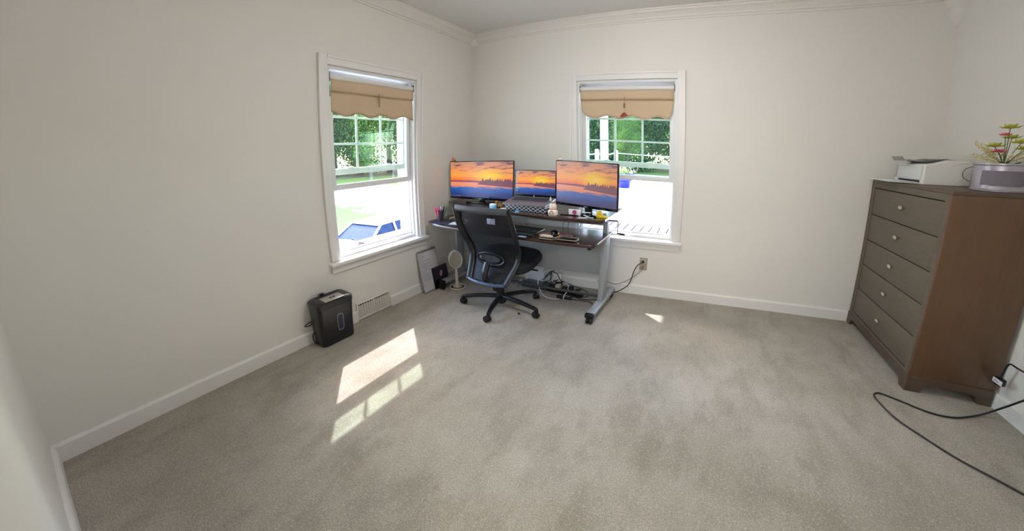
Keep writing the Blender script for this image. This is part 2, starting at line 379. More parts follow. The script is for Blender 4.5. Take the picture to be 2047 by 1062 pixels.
# ------------------------------------------------------------------ mesh helpers
class MB:
    def __init__(s): s.b = bmesh.new(); s.uvq = None
    def _x(s, vs, rot, c):
        if rot is not None:
            R = rot if isinstance(rot, Matrix) else Matrix.Rotation(rot, 4, 'Z')
            for v in vs: v.co = R @ v.co
        for v in vs: v.co += Vector(c)
    def box(s, lo, hi, bev=0, rot=None, piv=None, seg=2):
        c = [(lo[i]+hi[i])/2 for i in range(3)]; d = [hi[i]-lo[i] for i in range(3)]
        r = bmesh.ops.create_cube(s.b, size=1); vs = r['verts']
        for v in vs: v.co = Vector((v.co.x*d[0], v.co.y*d[1], v.co.z*d[2]))
        if bev:
            es = list({e for v in vs for e in v.link_edges})
            r = bmesh.ops.bevel(s.b, geom=es, offset=min(bev, min(d)*.45), segments=seg, affect='EDGES', profile=.5)
            vs = list({v for v in r['verts']} | {v for f in r['faces'] for v in f.verts} | {v for v in vs if v.is_valid})
        s._x(vs, rot, c) if piv is None else s._xp(vs, rot, c, piv)
        return s
    def _xp(s, vs, rot, c, piv):
        R = rot if isinstance(rot, Matrix) else Matrix.Rotation(rot, 4, 'Z'); p = Vector(piv)
        for v in vs: v.co = R @ (v.co+Vector(c)-p)+p
    def frus(s, p0, p1, r0, r1, n=16, cap=True):
        p0, p1 = Vector(p0), Vector(p1); d = (p1-p0); q = d.to_track_quat('Z', 'Y')
        a = [s.b.verts.new(p0+q @ Vector((r0*math.cos(2*PI*i/n), r0*math.sin(2*PI*i/n), 0))) for i in range(n)]
        b = [s.b.verts.new(p1+q @ Vector((r1*math.cos(2*PI*i/n), r1*math.sin(2*PI*i/n), 0))) for i in range(n)]
        for i in range(n): s.b.faces.new((a[i], a[(i+1) % n], b[(i+1) % n], b[i]))
        if cap: s.b.faces.new(a[::-1]); s.b.faces.new(b)
        return s
    def tube(s, pts, r, n=8, closed=False, ry=None):
        pts = [Vector(p) for p in pts]; N = len(pts); rings = []; last = None
        for i, p in enumerate(pts):
            if closed: t = pts[(i+1) % N]-pts[i-1]
            else: t = pts[min(i+1, N-1)]-pts[max(i-1, 0)]
            t.normalize()
            if last is None:
                a = Vector((0, 0, 1)) if abs(t.z) < .9 else Vector((1, 0, 0))
                x = a.cross(t).normalized()
            else: x = (last-t*last.dot(t)).normalized()
            y = t.cross(x); last = x
            rr = r[i] if isinstance(r, (list, tuple)) else r
            r2_ = rr if ry is None else (ry[i] if isinstance(ry, (list, tuple)) else ry)
            rings.append([s.b.verts.new(p+x*(rr*math.cos(2*PI*k/n))+y*(r2_*math.sin(2*PI*k/n))) for k in range(n)])
        for i in range(N if closed else N-1):
            A, B = rings[i], rings[(i+1) % N]
            for k in range(n): s.b.faces.new((A[k], A[(k+1) % n], B[(k+1) % n], B[k]))
        if not closed: s.b.faces.new(rings[0][::-1]); s.b.faces.new(rings[-1])
        return s
    def lathe(s, prof, c, n=24, sx=1, sy=1):
        c = Vector(c); rings = []
        for r, z in prof:
            rings.append([s.b.verts.new(c+Vector((max(r, 1e-4)*sx*math.cos(2*PI*k/n), max(r, 1e-4)*sy*math.sin(2*PI*k/n), z))) for k in range(n)])
        for A, B in zip(rings, rings[1:]):
            for k in range(n): s.b.faces.new((A[k], A[(k+1) % n], B[(k+1) % n], B[k]))
        s.b.faces.new(rings[0][::-1]); s.b.faces.new(rings[-1]); return s
    def prism(s, poly, axis, a, b, mirror=False):
        """extrude a 2D polygon along axis between a and b"""
        def P(u, v, w): return {'x': (w, u, v), 'y': (u, w, v), 'z': (u, v, w)}[axis]
        A = [s.b.verts.new(P(u, v, a)) for u, v in poly]; B = [s.b.verts.new(P(u, v, b)) for u, v in poly]
        n = len(poly)
        for i in range(n): s.b.faces.new((A[i], A[(i+1) % n], B[(i+1) % n], B[i]))
        s.b.faces.new(A[::-1]); s.b.faces.new(B); return s
    def quad(s, *p):
        s.b.faces.new([s.b.verts.new(q) for q in p]); return s
    def grid(s, f, nu, nv, closed_u=False):
        V = [[s.b.verts.new(f(i/(nu-(0 if closed_u else 1)), j/(nv-1))) for j in range(nv)] for i in range(nu)]
        for i in range(nu if closed_u else nu-1):
            for j in range(nv-1):
                s.b.faces.new((V[i][j], V[(i+1) % nu][j], V[(i+1) % nu][j+1], V[i][j+1]))
        return s
    def build(s, name, m_, parent=None, smooth=True, bevel=0, uv=None, **tags):
        bmesh.ops.recalc_face_normals(s.b, faces=s.b.faces)
        me = bpy.data.meshes.new(name); s.b.to_mesh(me); s.b.free()
        if smooth and len(me.polygons):
            me.polygons.foreach_set('use_smooth', [True]*len(me.polygons))
            me.set_sharp_from_angle(angle=math.radians(38))
        me.materials.append(m_ if not isinstance(m_, str) else M[m_])
        if uv:
            L = me.uv_layers.new(name='UVMap'); o, eu, ev = [Vector(q) for q in uv]
            for lp in me.loops:
                d = me.vertices[lp.vertex_index].co-o
                L.data[lp.index].uv = (d.dot(eu)/eu.dot(eu), d.dot(ev)/ev.dot(ev))
        o = bpy.data.objects.new(name, me); C.objects.link(o)
        if bevel:
            mo = o.modifiers.new('bevel', 'BEVEL'); mo.width = bevel; mo.segments = 2; mo.limit_method = 'ANGLE'
        if parent is not None: put(o, parent)
        for k, v in tags.items(): o[k] = v
        return o
def put(o, parent):
    o.parent = parent
    w = Matrix.Identity(4); p = parent; chain = []
    while p is not None:
        chain.append(p); p = p.parent
    for p in reversed(chain):
        w = w @ p.matrix_parent_inverse @ p.matrix_basis
    if not parent.get('_local'): o.matrix_parent_inverse = w.inverted()
def thing(name, label, cat, loc=(0, 0, 0), rz=0, group=None, local=False):
    o = bpy.data.objects.new(name, None); C.objects.link(o); o.empty_display_size = .05
    o.location = loc; o.rotation_euler = (0, 0, rz)
    o['label'] = label; o['category'] = cat
    if group: o['group'] = group
    if local: LOCAL.add(o.name); o['_local'] = 1
    return o
LOCAL = set()
def tag(o, label, cat, group=None):
    o['label'] = label; o['category'] = cat
    if group: o['group'] = group
    return o
def struct(o): o['kind'] = 'structure'; return o
def sstruct(name, loc=(0, 0, 0)):
    o = bpy.data.objects.new(name, None); C.objects.link(o); o.location = loc; o['kind'] = 'structure'; return o
def smoothcurve(pts, k=8):
    """Catmull-Rom through pts"""
    P = [Vector(p) for p in pts]; P = [2*P[0]-P[1]]+P+[2*P[-1]-P[-2]]; out = []
    for i in range(1, len(P)-2):
        a, b, c, d = P[i-1:i+3]
        for j in range(k):
            t = j/k
            out.append(.5*((2*b)+(c-a)*t+(2*a-5*b+4*c-d)*t*t+(3*b-a-3*c+d)*t**3))
    out.append(P[-2]); return out

# ------------------------------------------------------------------ room shell
W, D, H = 4.04, -3.15, 2.53
T = .16
WZ0, WZ1 = .53, 1.925
LY0, LY1 = -1.695, -.835          # left window opening (y)
BX0, BX1 = 1.18, 2.088            # back window opening (x)
struct(MB().box((-T, D-1.6, -.12), (W+T, T, 0)).build('floor', 'carpet', smooth=False))
struct(MB().box((-T, D-1.6, H), (W+T, T, H+.1)).build('ceiling', 'ceiling', smooth=False))
def wall_hole(name, axis, a0, a1, h0, h1, z0, z1, t0, t1):
    b = MB()
    def bx(p, q, z, w):
        if axis == 'y': b.box((t0, p, z), (t1, q, w))
        else: b.box((p, t0, z), (q, t1, w))
    bx(a0, h0, 0, H); bx(h1, a1, 0, H)
    if z0 > 0: bx(h0, h1, 0, z0-.027)
    bx(h0, h1, z1, H)
    return struct(b.build(name, 'wall', smooth=False))
wall_hole('wall_left', 'y', D-T, T, LY0, LY1, WZ0, WZ1, -T, 0)
wall_hole('wall_back', 'x', 0, W, BX0, BX1, WZ0, WZ1, 0, T)
struct(MB().box((W, D-T, 0), (W+T, T, H)).build('wall_right', 'wall', smooth=False))
wall_hole('wall_front', 'x', 0, W, 1.88, 2.80, 0, 2.05, D-T, D)
# hall beyond the open doorway
struct(MB().box((1.2, D-1.6, 0), (1.3, D-T, H)).build('wall_hall_left', 'wall', smooth=False))
struct(MB().box((3.3, D-1.6, 0), (3.4, D-T, H)).build('wall_hall_right', 'wall', smooth=False))
struct(MB().box((1.2, D-1.7, 0), (3.4, D-1.6, H)).build('wall_hall_end', 'wall', smooth=False))
# baseboards
bbp = [(0, 0), (.014, 0), (.014, .078), (.009, .088), (0, .09)]
def bb(name, axis, a, b, at, sgn):
    poly = [(at+sgn*u, v) for u, v in bbp]
    return struct(MB().prism(poly, axis, a, b).build(name, 'trim', smooth=False))
bb('baseboard_left', 'y', D, -1.612, 0, 1)
bb('baseboard_left', 'y', -1.262, 0, 0, 1)
b_ = MB().prism([(-u, v) for u, v in bbp], 'x', .014, W).build('baseboard_back', 'trim', smooth=False); struct(b_)
bb('baseboard_right', 'y', D, -.014, W, -1)
struct(MB().prism([(D+u, v) for u, v in bbp], 'x', .014, 1.80).build('baseboard_front', 'trim', smooth=False))
struct(MB().prism([(D+u, v) for u, v in bbp], 'x', 2.88, W-.014).build('baseboard_front', 'trim', smooth=False))
# door casing around the doorway behind the camera
dc = sstruct('door_1', (2.34, D, 0))
MB().box((1.80, D, 0), (1.88, D+.018, 2.13)).build('door_casing', 'trim', dc)
MB().box((2.80, D, 0), (2.88, D+.018, 2.13)).build('door_casing', 'trim', dc)
MB().box((1.88, D, 2.05), (2.80, D+.018, 2.13)).build('door_casing', 'trim', dc)
# crown moulding
cz = H-.092
crown = [(0, cz), (.010, cz), (.012, cz+.014), (.022, cz+.018), (.026, cz+.032), (.052, cz+.058), (.070, cz+.066), (.072, cz+.078), (.086, cz+.082), (.086, H), (0, H)]
struct(MB().prism(crown, 'y', D, 0).build('trim_1', 'crown', smooth=False))
struct(MB().prism([(-u, v) for u, v in crown], 'x', 0, W).build('trim_2', 'crown', smooth=False))
struct(MB().prism([(W-u, v) for u, v in crown], 'y', D, 0).build('trim_3', 'crown', smooth=False))
# tapered corner blocks where the mouldings meet
for i, (x, sx, d) in enumerate(((0, 1, .115), (W, -1, .24))):
    b = MB()
    w0 = .06 if i == 0 else .085
    prof = [(w0, H-.002), (w0, H-.09), (w0*.82, H-.1), (w0*.8, H-.14 if i else H-.12), (w0*.55, H-.16 if i else H-.13), (w0*.5, H-d*.8-.02), (w0*.3, H-d-.01), (.004, H-d-.03)]
    n = 10
    def f(u, v):
        k = v*(len(prof)-1); j = min(int(k), len(prof)-2); tt = k-j
        r = prof[j][0]*(1-tt)+prof[j+1][0]*tt; z = prof[j][1]*(1-tt)+prof[j+1][1]*tt
        a = u*PI/2
        return Vector((x+sx*r*math.cos(a)*1.15, -r*math.sin(a)*1.15, z))
    b.grid(f, n, len(prof)*2)
    struct(b.build('trim_%d' % (4+i), 'crown'))

# ------------------------------------------------------------------ windows
def window(name, tr, w, label_side):
    """tr maps local (a along wall 0..w, d depth: + into room, z) to world"""
    root = sstruct(name, tr(w/2, 0, WZ0))
    def bx(a0, a1, d0, d1, z0, z1, nm, mt='trim', par=root, bev=.002, **k):
        p, q = tr(a0, d0, z0), tr(a1, d1, z1)
        lo = [min(p[i], q[i]) for i in range(3)]; hi = [max(p[i], q[i]) for i in range(3)]
        return MB().box(lo, hi, bev).build(nm, mt, par, **k)
    cw = .068
    # casing with a raised outer band
    for a0, a1, z0, z1, o0, o1 in ((-cw, 0, WZ0, WZ1+cw, -cw, -cw+.02), (w, w+cw, WZ0, WZ1+cw, w+cw-.02, w+cw)):
        c_ = bx(a0, a1, 0, .016, z0, z1, 'window_casing')
        bx(o0, o1, .016, .024, z0, z1, 'casing_bead', par=c_)
    c_ = bx(0, w, 0, .016, WZ1, WZ1+cw, 'window_casing')
    bx(-.0, w, .016, .024, WZ1+cw-.02, WZ1+cw, 'casing_bead', par=c_)
    bx(-cw-.018, w+cw+.018, -.055, .05, WZ0-.028, WZ0, 'window_sill', bev=.008)
    bx(-cw, w+cw, 0, .014, WZ0-.085, WZ0-.028, 'window_apron')
    # jambs, head, outer sill
    bx(0, .022, -.155, 0, WZ0, WZ1, 'jamb', 'vinyl'); bx(w-.022, w, -.155, 0, WZ0, WZ1, 'jamb', 'vinyl')
    bx(.022, w-.022, -.155, 0, WZ1-.025, WZ1, 'head_jamb', 'vinyl')
    bx(.022, w-.022, -.155, -.045, WZ0, WZ0+.022, 'frame_sill', 'vinyl')
    bx(.022, w-.022, -.115, -.100, WZ0+.022, WZ0+.036, 'frame_sill', 'vinyl')
    for a in (.022, w-.022-.012):
        bx(a, a+.012, -.084, -.078, WZ0+.022, WZ1-.025, 'sash_track', 'vinyl')
        bx(a, a+.012, -.040, -.032, WZ0+.022, WZ1-.025, 'sash_track', 'vinyl')
    for a, b_ in ((-.06, .024), (w-.024, w+.06)): bx(a, b_, -.235, -.156, WZ0-.05, WZ1+.06, 'exterior_casing', 'post')
    bx(.024, w-.024, -.235, -.156, WZ1-.03, WZ1+.06, 'exterior_casing', 'post')
    # inner (lower) sash pushed up: plain glass, no bars
    s1 = root
    z0, z1 = 1.035, 1.715
    st = .047
    fr = bx(.024, .024+st, -.076, -.044, z0, z1, 'sash_stile', 'vinyl')
    bx(w-.024-st, w-.024, -.076, -.044, z0, z1, 'sash_stile', 'vinyl')
    bx(.024+st, w-.024-st, -.076, -.044, z0, z0+.042, 'sash_rail', 'vinyl')
    bx(.024+st, w-.024-st, -.076, -.044, z1-.035, z1, 'sash_rail', 'vinyl')
    bx(.024+st, w-.024-st, -.062, -.058, z0+.042, z1-.035, 'pane', 'glass', bev=0)
    # outer (upper) sash with a grid
    z0, z1 = 1.145, 1.895
    st = .05
    bx(.022, .022+st, -.125, -.092, z0, z1, 'sash_stile', 'vinyl')
    bx(w-.022-st, w-.022, -.125, -.092, z0, z1, 'sash_stile', 'vinyl')
    rl = bx(.022+st, w-.022-st, -.125, -.088, z0, z0+.045, 'sash_rail', 'vinyl')
    bx(.022+st, w-.022-st, -.125, -.092, z1-.035, z1, 'sash_rail', 'vinyl')
    for fx in (.28, .72):
        p = tr(w*fx, -.098, z0+.043)
        MB().lathe([(.034, 0), (.032, .006), (.022, .011), (.008, .014), (.001, .0145)], p, 14, 1 if name == 'window_2' else .4, .4 if name == 'window_2' else 1).build('sash_latch', 'vinyl', rl)
    a0, a1 = .022+st, w-.022-st
    zs = [z0+.045, 1.375, 1.578, z1-.035]; as_ = [a0, a0+(a1-a0)*.333, a0+(a1-a0)*.667, a1]
    for a in as_[1:3]: bx(a-.009, a+.009, -.113, -.101, zs[0], zs[-1], 'muntin', 'vinyl')
    for z in zs[1:3]:
        for i in range(3): bx(as_[i]+(.009 if i else 0), as_[i+1]-(.009 if i < 2 else 0), -.113, -.101, z-.008, z+.008, 'muntin', 'vinyl')
    for i in range(3):
        for j in range(3):
            bx(as_[i], as_[i+1], -.109, -.105, zs[j], zs[j+1], 'pane', 'glass', bev=0)
    return root
trL = lambda a, d, z: (d, LY0+a, z)
trB = lambda a, d, z: (BX0+a, -d, z)
window('window_1', trL, LY1-LY0, 'left')
window('window_2', trB, BX1-BX0, 'back')

# roman shades
def shade(name, tr, w, label, tassel):
    t = thing(name, label, 'window shade', tr(w/2, -.01, WZ1-.06), group=None)
    z1 = WZ1-.025
    def fbox(a0, a1, d0, d1, z0, z1_, nm, mt, par=t, bev=.003):
        p, q = tr(a0, d0, z0), tr(a1, d1, z1_)
        lo = [min(p[i], q[i]) for i in range(3)]; hi = [max(p[i], q[i]) for i in range(3)]
        return MB().box(lo, hi, bev).build(nm, mt, par)
    # rolled head
    b = MB(); b.frus(tr(.03, -.022, z1-.05), tr(w-.03, -.022, z1-.05), .021, .021, 20); b.build('roller', 'vinyl', t)
    fbox(.024, .030, -.045, 0, z1-.08, z1-.02, 'bracket', 'dark_grey'); fbox(w-.030, w-.024, -.045, 0, z1-.08, z1-.02, 'bracket', 'dark_grey')
    zt, zf, zb = z1-.068, 1.742, 1.585
    # upper fold
    def f1(u, v):
        z = zt+(zf-zt)*v
        d = -.006+.010*math.sin(v*PI*.9)+.003*math.sin(u*9)
        return Vector(tr(.032+(w-.064)*u, d, z))
    b = MB(); b.grid(f1, 24, 6)
    up_ = b.build('shade_fold', 'shade', t); so = up_.modifiers.new('s', 'SOLIDIFY'); so.thickness = .004
    # lower flap with scalloped hem
    def hem(u): return zb+.013*math.cos(u*2*PI*3.5)-.004*u + (.03*max(0, .05-u)/.05 + .03*max(0, u-.96)/.04 if tassel else 0)
    def f2(u, v):
        zz = hem(u); z = (zf+.012)*(1-v)+zz*v
        d = -.010+.008*v+.004*math.sin(u*7+1)*v
        inset = .0 if not tassel else .025*v*v
        return Vector(tr(.034+inset+(w-.068-2*inset)*u, d, z))
    b = MB(); b.grid(f2, 60, 8)
    lf = b.build('shade_flap', 'shade', t); so = lf.modifiers.new('s', 'SOLIDIFY'); so.thickness = .003
    def f3(u, v):
        zz = hem(u); d = .001+.004*math.sin(u*7+1); inset = .0 if not tassel else .025
        return Vector(tr(.034+inset+(w-.068-2*inset)*u, d, zz))
    MB().tube([f3(i/59, 0) for i in range(60)], .0025, 6).build('hem_piping', 'shade_dark' if not tassel else 'shade', lf)
    MB().tube([Vector(tr(.034+(w-.068)*i/20, .007, zf+.001)) for i in range(21)], .0025, 6).build('seam', 'shade_dark', up_)
    am = w*.52 if not tassel else w*.488
    if not tassel:
        MB().tube([tr(am, .010, zf+.02), tr(am+.002, .013, zf-.02), tr(am+.004, .012, zf-.085)], [.004, .006, .004], 8).build('tie_tab', 'shade_dark', t)
    else:
        MB().tube([tr(am, .010, zf+.028), tr(am-.001, .013, zf-.02), tr(am, .016, zf-.05)], .003, 8).build('tassel_cord', M['shade_dark'], t)
        MB().frus(tr(am, .016, zf-.035), tr(am, .016, zf-.075), .008, .008, 12).build('bead', mat('olive_bead', (112, 98, 60), .4), t)
        b = MB(); b.tube([tr(am, .016, zf-.075), tr(am, .016, zf-.12)], .003, 6)
        b.build('tassel_cord', 'shade', t)
        b = MB()
        for k in range(14):
            a = (k-7)/7
            b.tube([tr(am+a*.003, .017, zf-.118), tr(am+a*.022, .022, zf-.135), tr(am+a*.034, .02, zf-.150+.008*a)], [.004, .004, .003], 5)
        b.build('tassel', mat('red_tassel', (150, 72, 58), .8), t)
    return t
shade('roman_shade', trL, LY1-LY0, 'tan roman shade with scalloped hem and brown tab in the left-wall window', False)
shade('roman_shade', trB, BX1-BX0, 'tan roman shade with red tassel in the back-wall window', True)

# ------------------------------------------------------------------ ceiling lamp (above the frame), wall vent, outlet
t = thing('ceiling_lamp', 'round white flush ceiling lamp above the middle of the room', 'lamp', (1.9, -1.55, H))
MB().lathe([(.09, 0), (.09, -.02), (.07, -.045)], (1.9, -1.55, H), 32).build('lamp_base', 'chrome', t)
tm = NT('lamp_dome'); tm.b.inputs['Base Color'].default_value = (.9, .88, .85, 1)
tm.b.inputs['Emission Color'].default_value = (1, .975, .95, 1); tm.b.inputs['Emission Strength'].default_value = 29
MB().lathe([(.06, -.045), (.15, -.052), (.185, -.068), (.175, -.095), (.13, -.12), (.07, -.138), (.001, -.143)], (1.9, -1.55, H), 32).build('lamp_shade', tm.m, t)

t = thing('floor_register', 'white louvred air register low in the left wall beside the black shredder', 'vent', (0, -1.437, .08))
b = MB(); fy0, fy1, fz0, fz1 = -1.612, -1.262, .006, .152
for lo, hi in (((0, fy0, fz0), (.012, fy1, fz0+.018)), ((0, fy0, fz1-.018), (.012, fy1, fz1)), ((0, fy0, fz0+.018), (.012, fy0+.018, fz1-.018)), ((0, fy1-.018, fz0+.018), (.012, fy1, fz1-.018)), ((0, -1.443, fz0+.018), (.012, -1.431, fz1-.018))):
    b.box(lo, hi, .003)
b.build('frame', 'register', t)
MB().box((.0005, fy0+.01, fz0+.01), (.003, fy1-.01, fz1-.01)).build('backing', 'hole', t)
b = MB()
R_ = Matrix.Rotation(math.radians(35), 4, 'Y')
for c0, c1 in ((fy0+.02, -1.445), (-1.429, fy1-.02)):
    z = fz0+.026
    while z < fz1-.022:
        b.box((.005, c0, z-.0010), (.0115, c1, z+.0010), 0, R_, (.008, 0, z)); z += .0098
    for k in range(6):
        yy = c0+(c1-c0)*(k+.5)/6; b.box((.004, yy-.0012, fz0+.018), (.0105, yy+.0012, fz1-.018))
b.build('slats', 'register', t, kind='stuff')

ox, oz = 1.841, .300
t = thing('wall_outlet', 'beige double wall outlet below the back window sill', 'outlet', (ox, 0, oz))
MB().box((ox-.036, -.006, oz-.058), (ox+.036, 0, oz+.058), .003).build('cover_plate', 'outlet', t)
for s in (1, -1):
    r_ = MB().box((ox-.017, -.009, oz+s*.025-.014), (ox+.017, -.005, oz+s*.025+.014), .004).build('socket', 'white_plastic' if s > 0 else 'outlet', t)
MB().box((ox-.005, -.0095, oz-.03), (ox-.002, -.0088, oz-.02)).build('slot', 'hole', t)
MB().box((ox+.003, -.0095, oz-.03), (ox+.006, -.0088, oz-.02)).build('slot', 'hole', t)

# ------------------------------------------------------------------ desk
t = thing('computer_desk', 'two-tier adjustable dark wood desk with grey metal frame in the corner', 'desk', (.83, -.45, 0))
def slab(name, poly, z0, z1, mt):
    return MB().prism(poly, 'z', z0, z1).build(name, mt, t, smooth=False, bevel=.006)
def curvepoly(front, back):
    return [(p.x, p.y) for p in smoothcurve([(x, y, 0) for x, y in front], 6)]+back
ZL, ZU = .662, .803
slab('lower_top', curvepoly([(.045, -.74), (.10, -.79), (.35, -.845), (.7, -.845), (1.1, -.825), (1.45, -.83), (1.60, -.815), (1.63, -.77)], [(1.63, -.37), (.045, -.37)]), ZL-.022, ZL, 'desktop')
slab('upper_top', curvepoly([(.045, -.44), (.08, -.48), (.3, -.60), (.6, -.675), (.9, -.675), (1.15, -.69), (1.45, -.685), (1.60, -.675), (1.635, -.63)], [(1.64, -.10), (.045, -.10)]), ZU-.022, ZU, 'desktop')
LX, RX = .13, 1.585
for X in (LX, RX):
    s = 1 if X > 1 else -1
    MB().box((X-.022, -.47, .085), (X+.022, -.36, ZL-.03), .008).build('leg_column', 'steel_grey', t)
    MB().box((X-.018, -.45, ZL-.03), (X+.018, -.38, ZU-.03), .005).build('lift_post', 'steel_grey', t)
    ft = MB().box((X-.036, -.70, .052), (X+.036, -.12, .088), .010).build('foot', 'steel_grey', t)
    MB().box((X-.037, -.735, .050), (X+.037, -.70, .09), .010).build('foot_cap', 'plastic_black', ft)
    for yy in (-.705, -.14):
        cs = MB()
        for dx in (-.014, .014): cs.frus((X+dx-.009, yy-.012, .026), (X+dx+.009, yy-.012, .026), .026, .026, 18)
        cs.frus((X, yy, .03), (X, yy, .055), .012, .012, 12)
        cs.box((X-.02, yy-.02, .036), (X+.02, yy+.012, .056), .008)
        cs.build('caster', 'rubber', t)
    MB().box((X-.016, -.76, ZL-.045), (X+.016, -.40, ZL-.023), .004).build('top_bracket', 'dark_grey', t)
MB().box((RX-.028, -.775, ZL-.052), (RX-.002, -.745, ZL-.023), .005).build('bracket_end', 'rubber', t)
MB().box((LX-.002, -.735, ZL-.045), (LX+.026, -.705, ZL-.023), .005).build('bracket_end', 'rubber', t)
MB().box((LX+.02, -.372, .285), (RX-.02, -.360, .60), .003).build('modesty_panel', 'steel_grey', t)
MB().box((LX+.02, -.40, ZU-.095), (RX-.02, -.365, ZU-.024), .004).build('rear_beam', 'steel_grey', t)
MB().box((LX+.02, -.372, .08), (RX-.02, -.352, .10), .003).build('cross_bar', 'dark_grey', t)
# height crank
cy = -.40
MB().frus((1.60, cy, .752), (1.675, cy, .752), .006, .006, 12).build('crank_shaft', 'dark_grey', t)
cr = MB().tube([(1.672, cy, .756), (1.675, cy, .745), (1.675, cy, .655)], .003, 8).build('crank_arm', 'dark_grey', t)
MB().tube([(1.672, cy, .657), (1.70, cy, .654), (1.735, cy, .651)], [.004, .008, .007], 10).build('crank_handle', 'plastic_black', cr)

# ------------------------------------------------------------------ monitors
def monitor(label, a, b, z0, z1, mt, bez=.007, chin=.020):
    """a, b: world xy of the screen's lower left / right corner"""
    A, B = Vector((a[0], a[1], 0)), Vector((b[0], b[1], 0)); ex = (B-A); w = ex.length; ang = math.atan2(ex.y, ex.x)
    mid = (A+B)/2
    t = thing('monitor', label, 'monitor', (mid.x, mid.y, ZU), ang, local=True)
    h0, h1 = z0-ZU, z1-ZU
    sc_h = h1-h0
    MB().box((-w/2, .0, h0), (w/2, .022, h1), .004).build('housing', 'black_gloss', t)
    MB().box((-w*.3, .022, h0+.06), (w*.3, .045, h1-.07), .012).build('back_cover', 'plastic_black', t)
    s0, s1 = h0+chin, h1-bez
    MB().quad((-w/2+bez, -.0006, s0), (w/2-bez, -.0006, s0), (w/2-bez, -.0006, s1), (-w/2+bez, -.0006, s1)).build('screen', mt, t, uv=((-w/2+bez, 0, s0), (w-2*bez, 0, 0), (0, 0, s1-s0)))
    MB().box((-.016, -.0012, h0+.006), (.016, .0, h0+.012)).build('badge', 'grey_base', t)
    st = MB(); st.box((-.032, .030, .012), (.032, .055, h0+.12), .006); st.build('stand_neck', 'plastic_black', t)
    MB().box((-.13, -.05, .0), (.13, .11, .012), .005).build('stand_base', 'black_gloss', t)
    return t
mL = monitor('wide black monitor showing lake sunset, left of the laptop', (.055, -.425), (.752, -.375), .830, 1.184, M['screen'])
mR = monitor('black monitor showing lake sunset, right of the laptop before the back window', (1.170, -.44), (1.712, -.585), .852, 1.197, M['screen_wash'])
# start bar marks on the left screen
for o in (mL,):
    MB().box((-.36, -.0012, .836-ZU+.020), (-.22, -.0007, .840-ZU+.020)).build('taskbar_icons', mat('icon_grey', (176, 190, 220), .5), o)

# laptop
lt = thing('laptop', 'open silver laptop with lake sunset screen between the two monitors', 'laptop', (.955, -.50, .865))
LZ = .874
A0, A1 = Vector((.775, -.40, LZ+.012)), Vector((1.150, -.40, LZ+.012))
B0, B1 = Vector((.795, -.625, LZ-.012)), Vector((1.170, -.625, LZ-.012))
b = MB()
def lap(u, v, o): return (A0.lerp(A1, u)).lerp(B0.lerp(B1, u), v)+Vector((0, 0, o))
vs = [b.b.verts.new(lap(u, v, o)) for o in (0, -.014) for u, v in ((0, 0), (1, 0), (1, 1), (0, 1))]
for q in ((0, 1, 2, 3), (7, 6, 5, 4), (0, 4, 5, 1), (1, 5, 6, 2), (2, 6, 7, 3), (3, 7, 4, 0)): b.b.faces.new([vs[i] for i in q])
base = b.build('base', 'grey_base', lt, smooth=False, bevel=.002)
b = MB()
for r in range(5):
    for c in range(13):
        u0, v0 = .09+c*.0635, .10+r*.095
        p = [lap(u0+du, v0+dv, .0012) for du, dv in ((0, 0), (.054, 0), (.054, .075), (0, .075))]
        b.quad(*p)
b.build('keyboard', 'dark_keys', base)
b = MB(); b.quad(*[lap(u, v, .0008) for u, v in ((.36, .64), (.62, .64), (.62, .94), (.36, .94))]); b.build('touchpad', mat('touchpad_grey', (120, 120, 125), .3), base)
tilt = .05
MB().box((.775, -.395, LZ+.012), (1.150, -.388, LZ+.232), .003, Matrix.Rotation(-tilt, 4, 'X'), (.95, -.39, LZ+.012)).build('lid', 'black_gloss', lt)
sy = -.3955
def lidp(x, z): return (x, sy+(z-(LZ+.012))*tilt*.98, z)
s0, s1 = LZ+.030, LZ+.226
MB().quad(lidp(.783, s0), lidp(1.142, s0), lidp(1.142, s1), lidp(.783, s1)).build('screen', 'screen', lt, uv=((.783, sy, s0), (.359, 0, 0), (0, 0, s1-s0)))
b = MB()
for k in range(8):
    z = s1-.020-k*.0215
    b.box((.789, sy-.0022+(z-LZ)*tilt, z), (.803 if k % 3 else .812, sy-.0012+(z-LZ)*tilt, z+.010))
b.build('desktop_icons', mat('icon_pale', (170, 190, 226), .5), lt)
MB().frus((.96, sy-.0020, LZ+.021), (.96, sy-.0008, LZ+.021), .0045, .0045, 14).build('logo_badge', mat('logo_white', (210, 214, 220), .4), lt)
# patterned box under the laptop
p0, p1, zz0, zz1 = (.80, -.595), (1.155, -.43), ZU, LZ-.028
MBx = MB(); MBx.box((p0[0], p0[1], zz0), (p1[0], p1[1], zz1), .004)
bo = MBx.build('storage_box', 'trellis', uv=((p0[0], p0[1], zz0), (p1[0]-p0[0], 0, 0), (0, 0, .055)))
tag(bo, 'flat box with navy and white trellis pattern under the laptop', 'box')

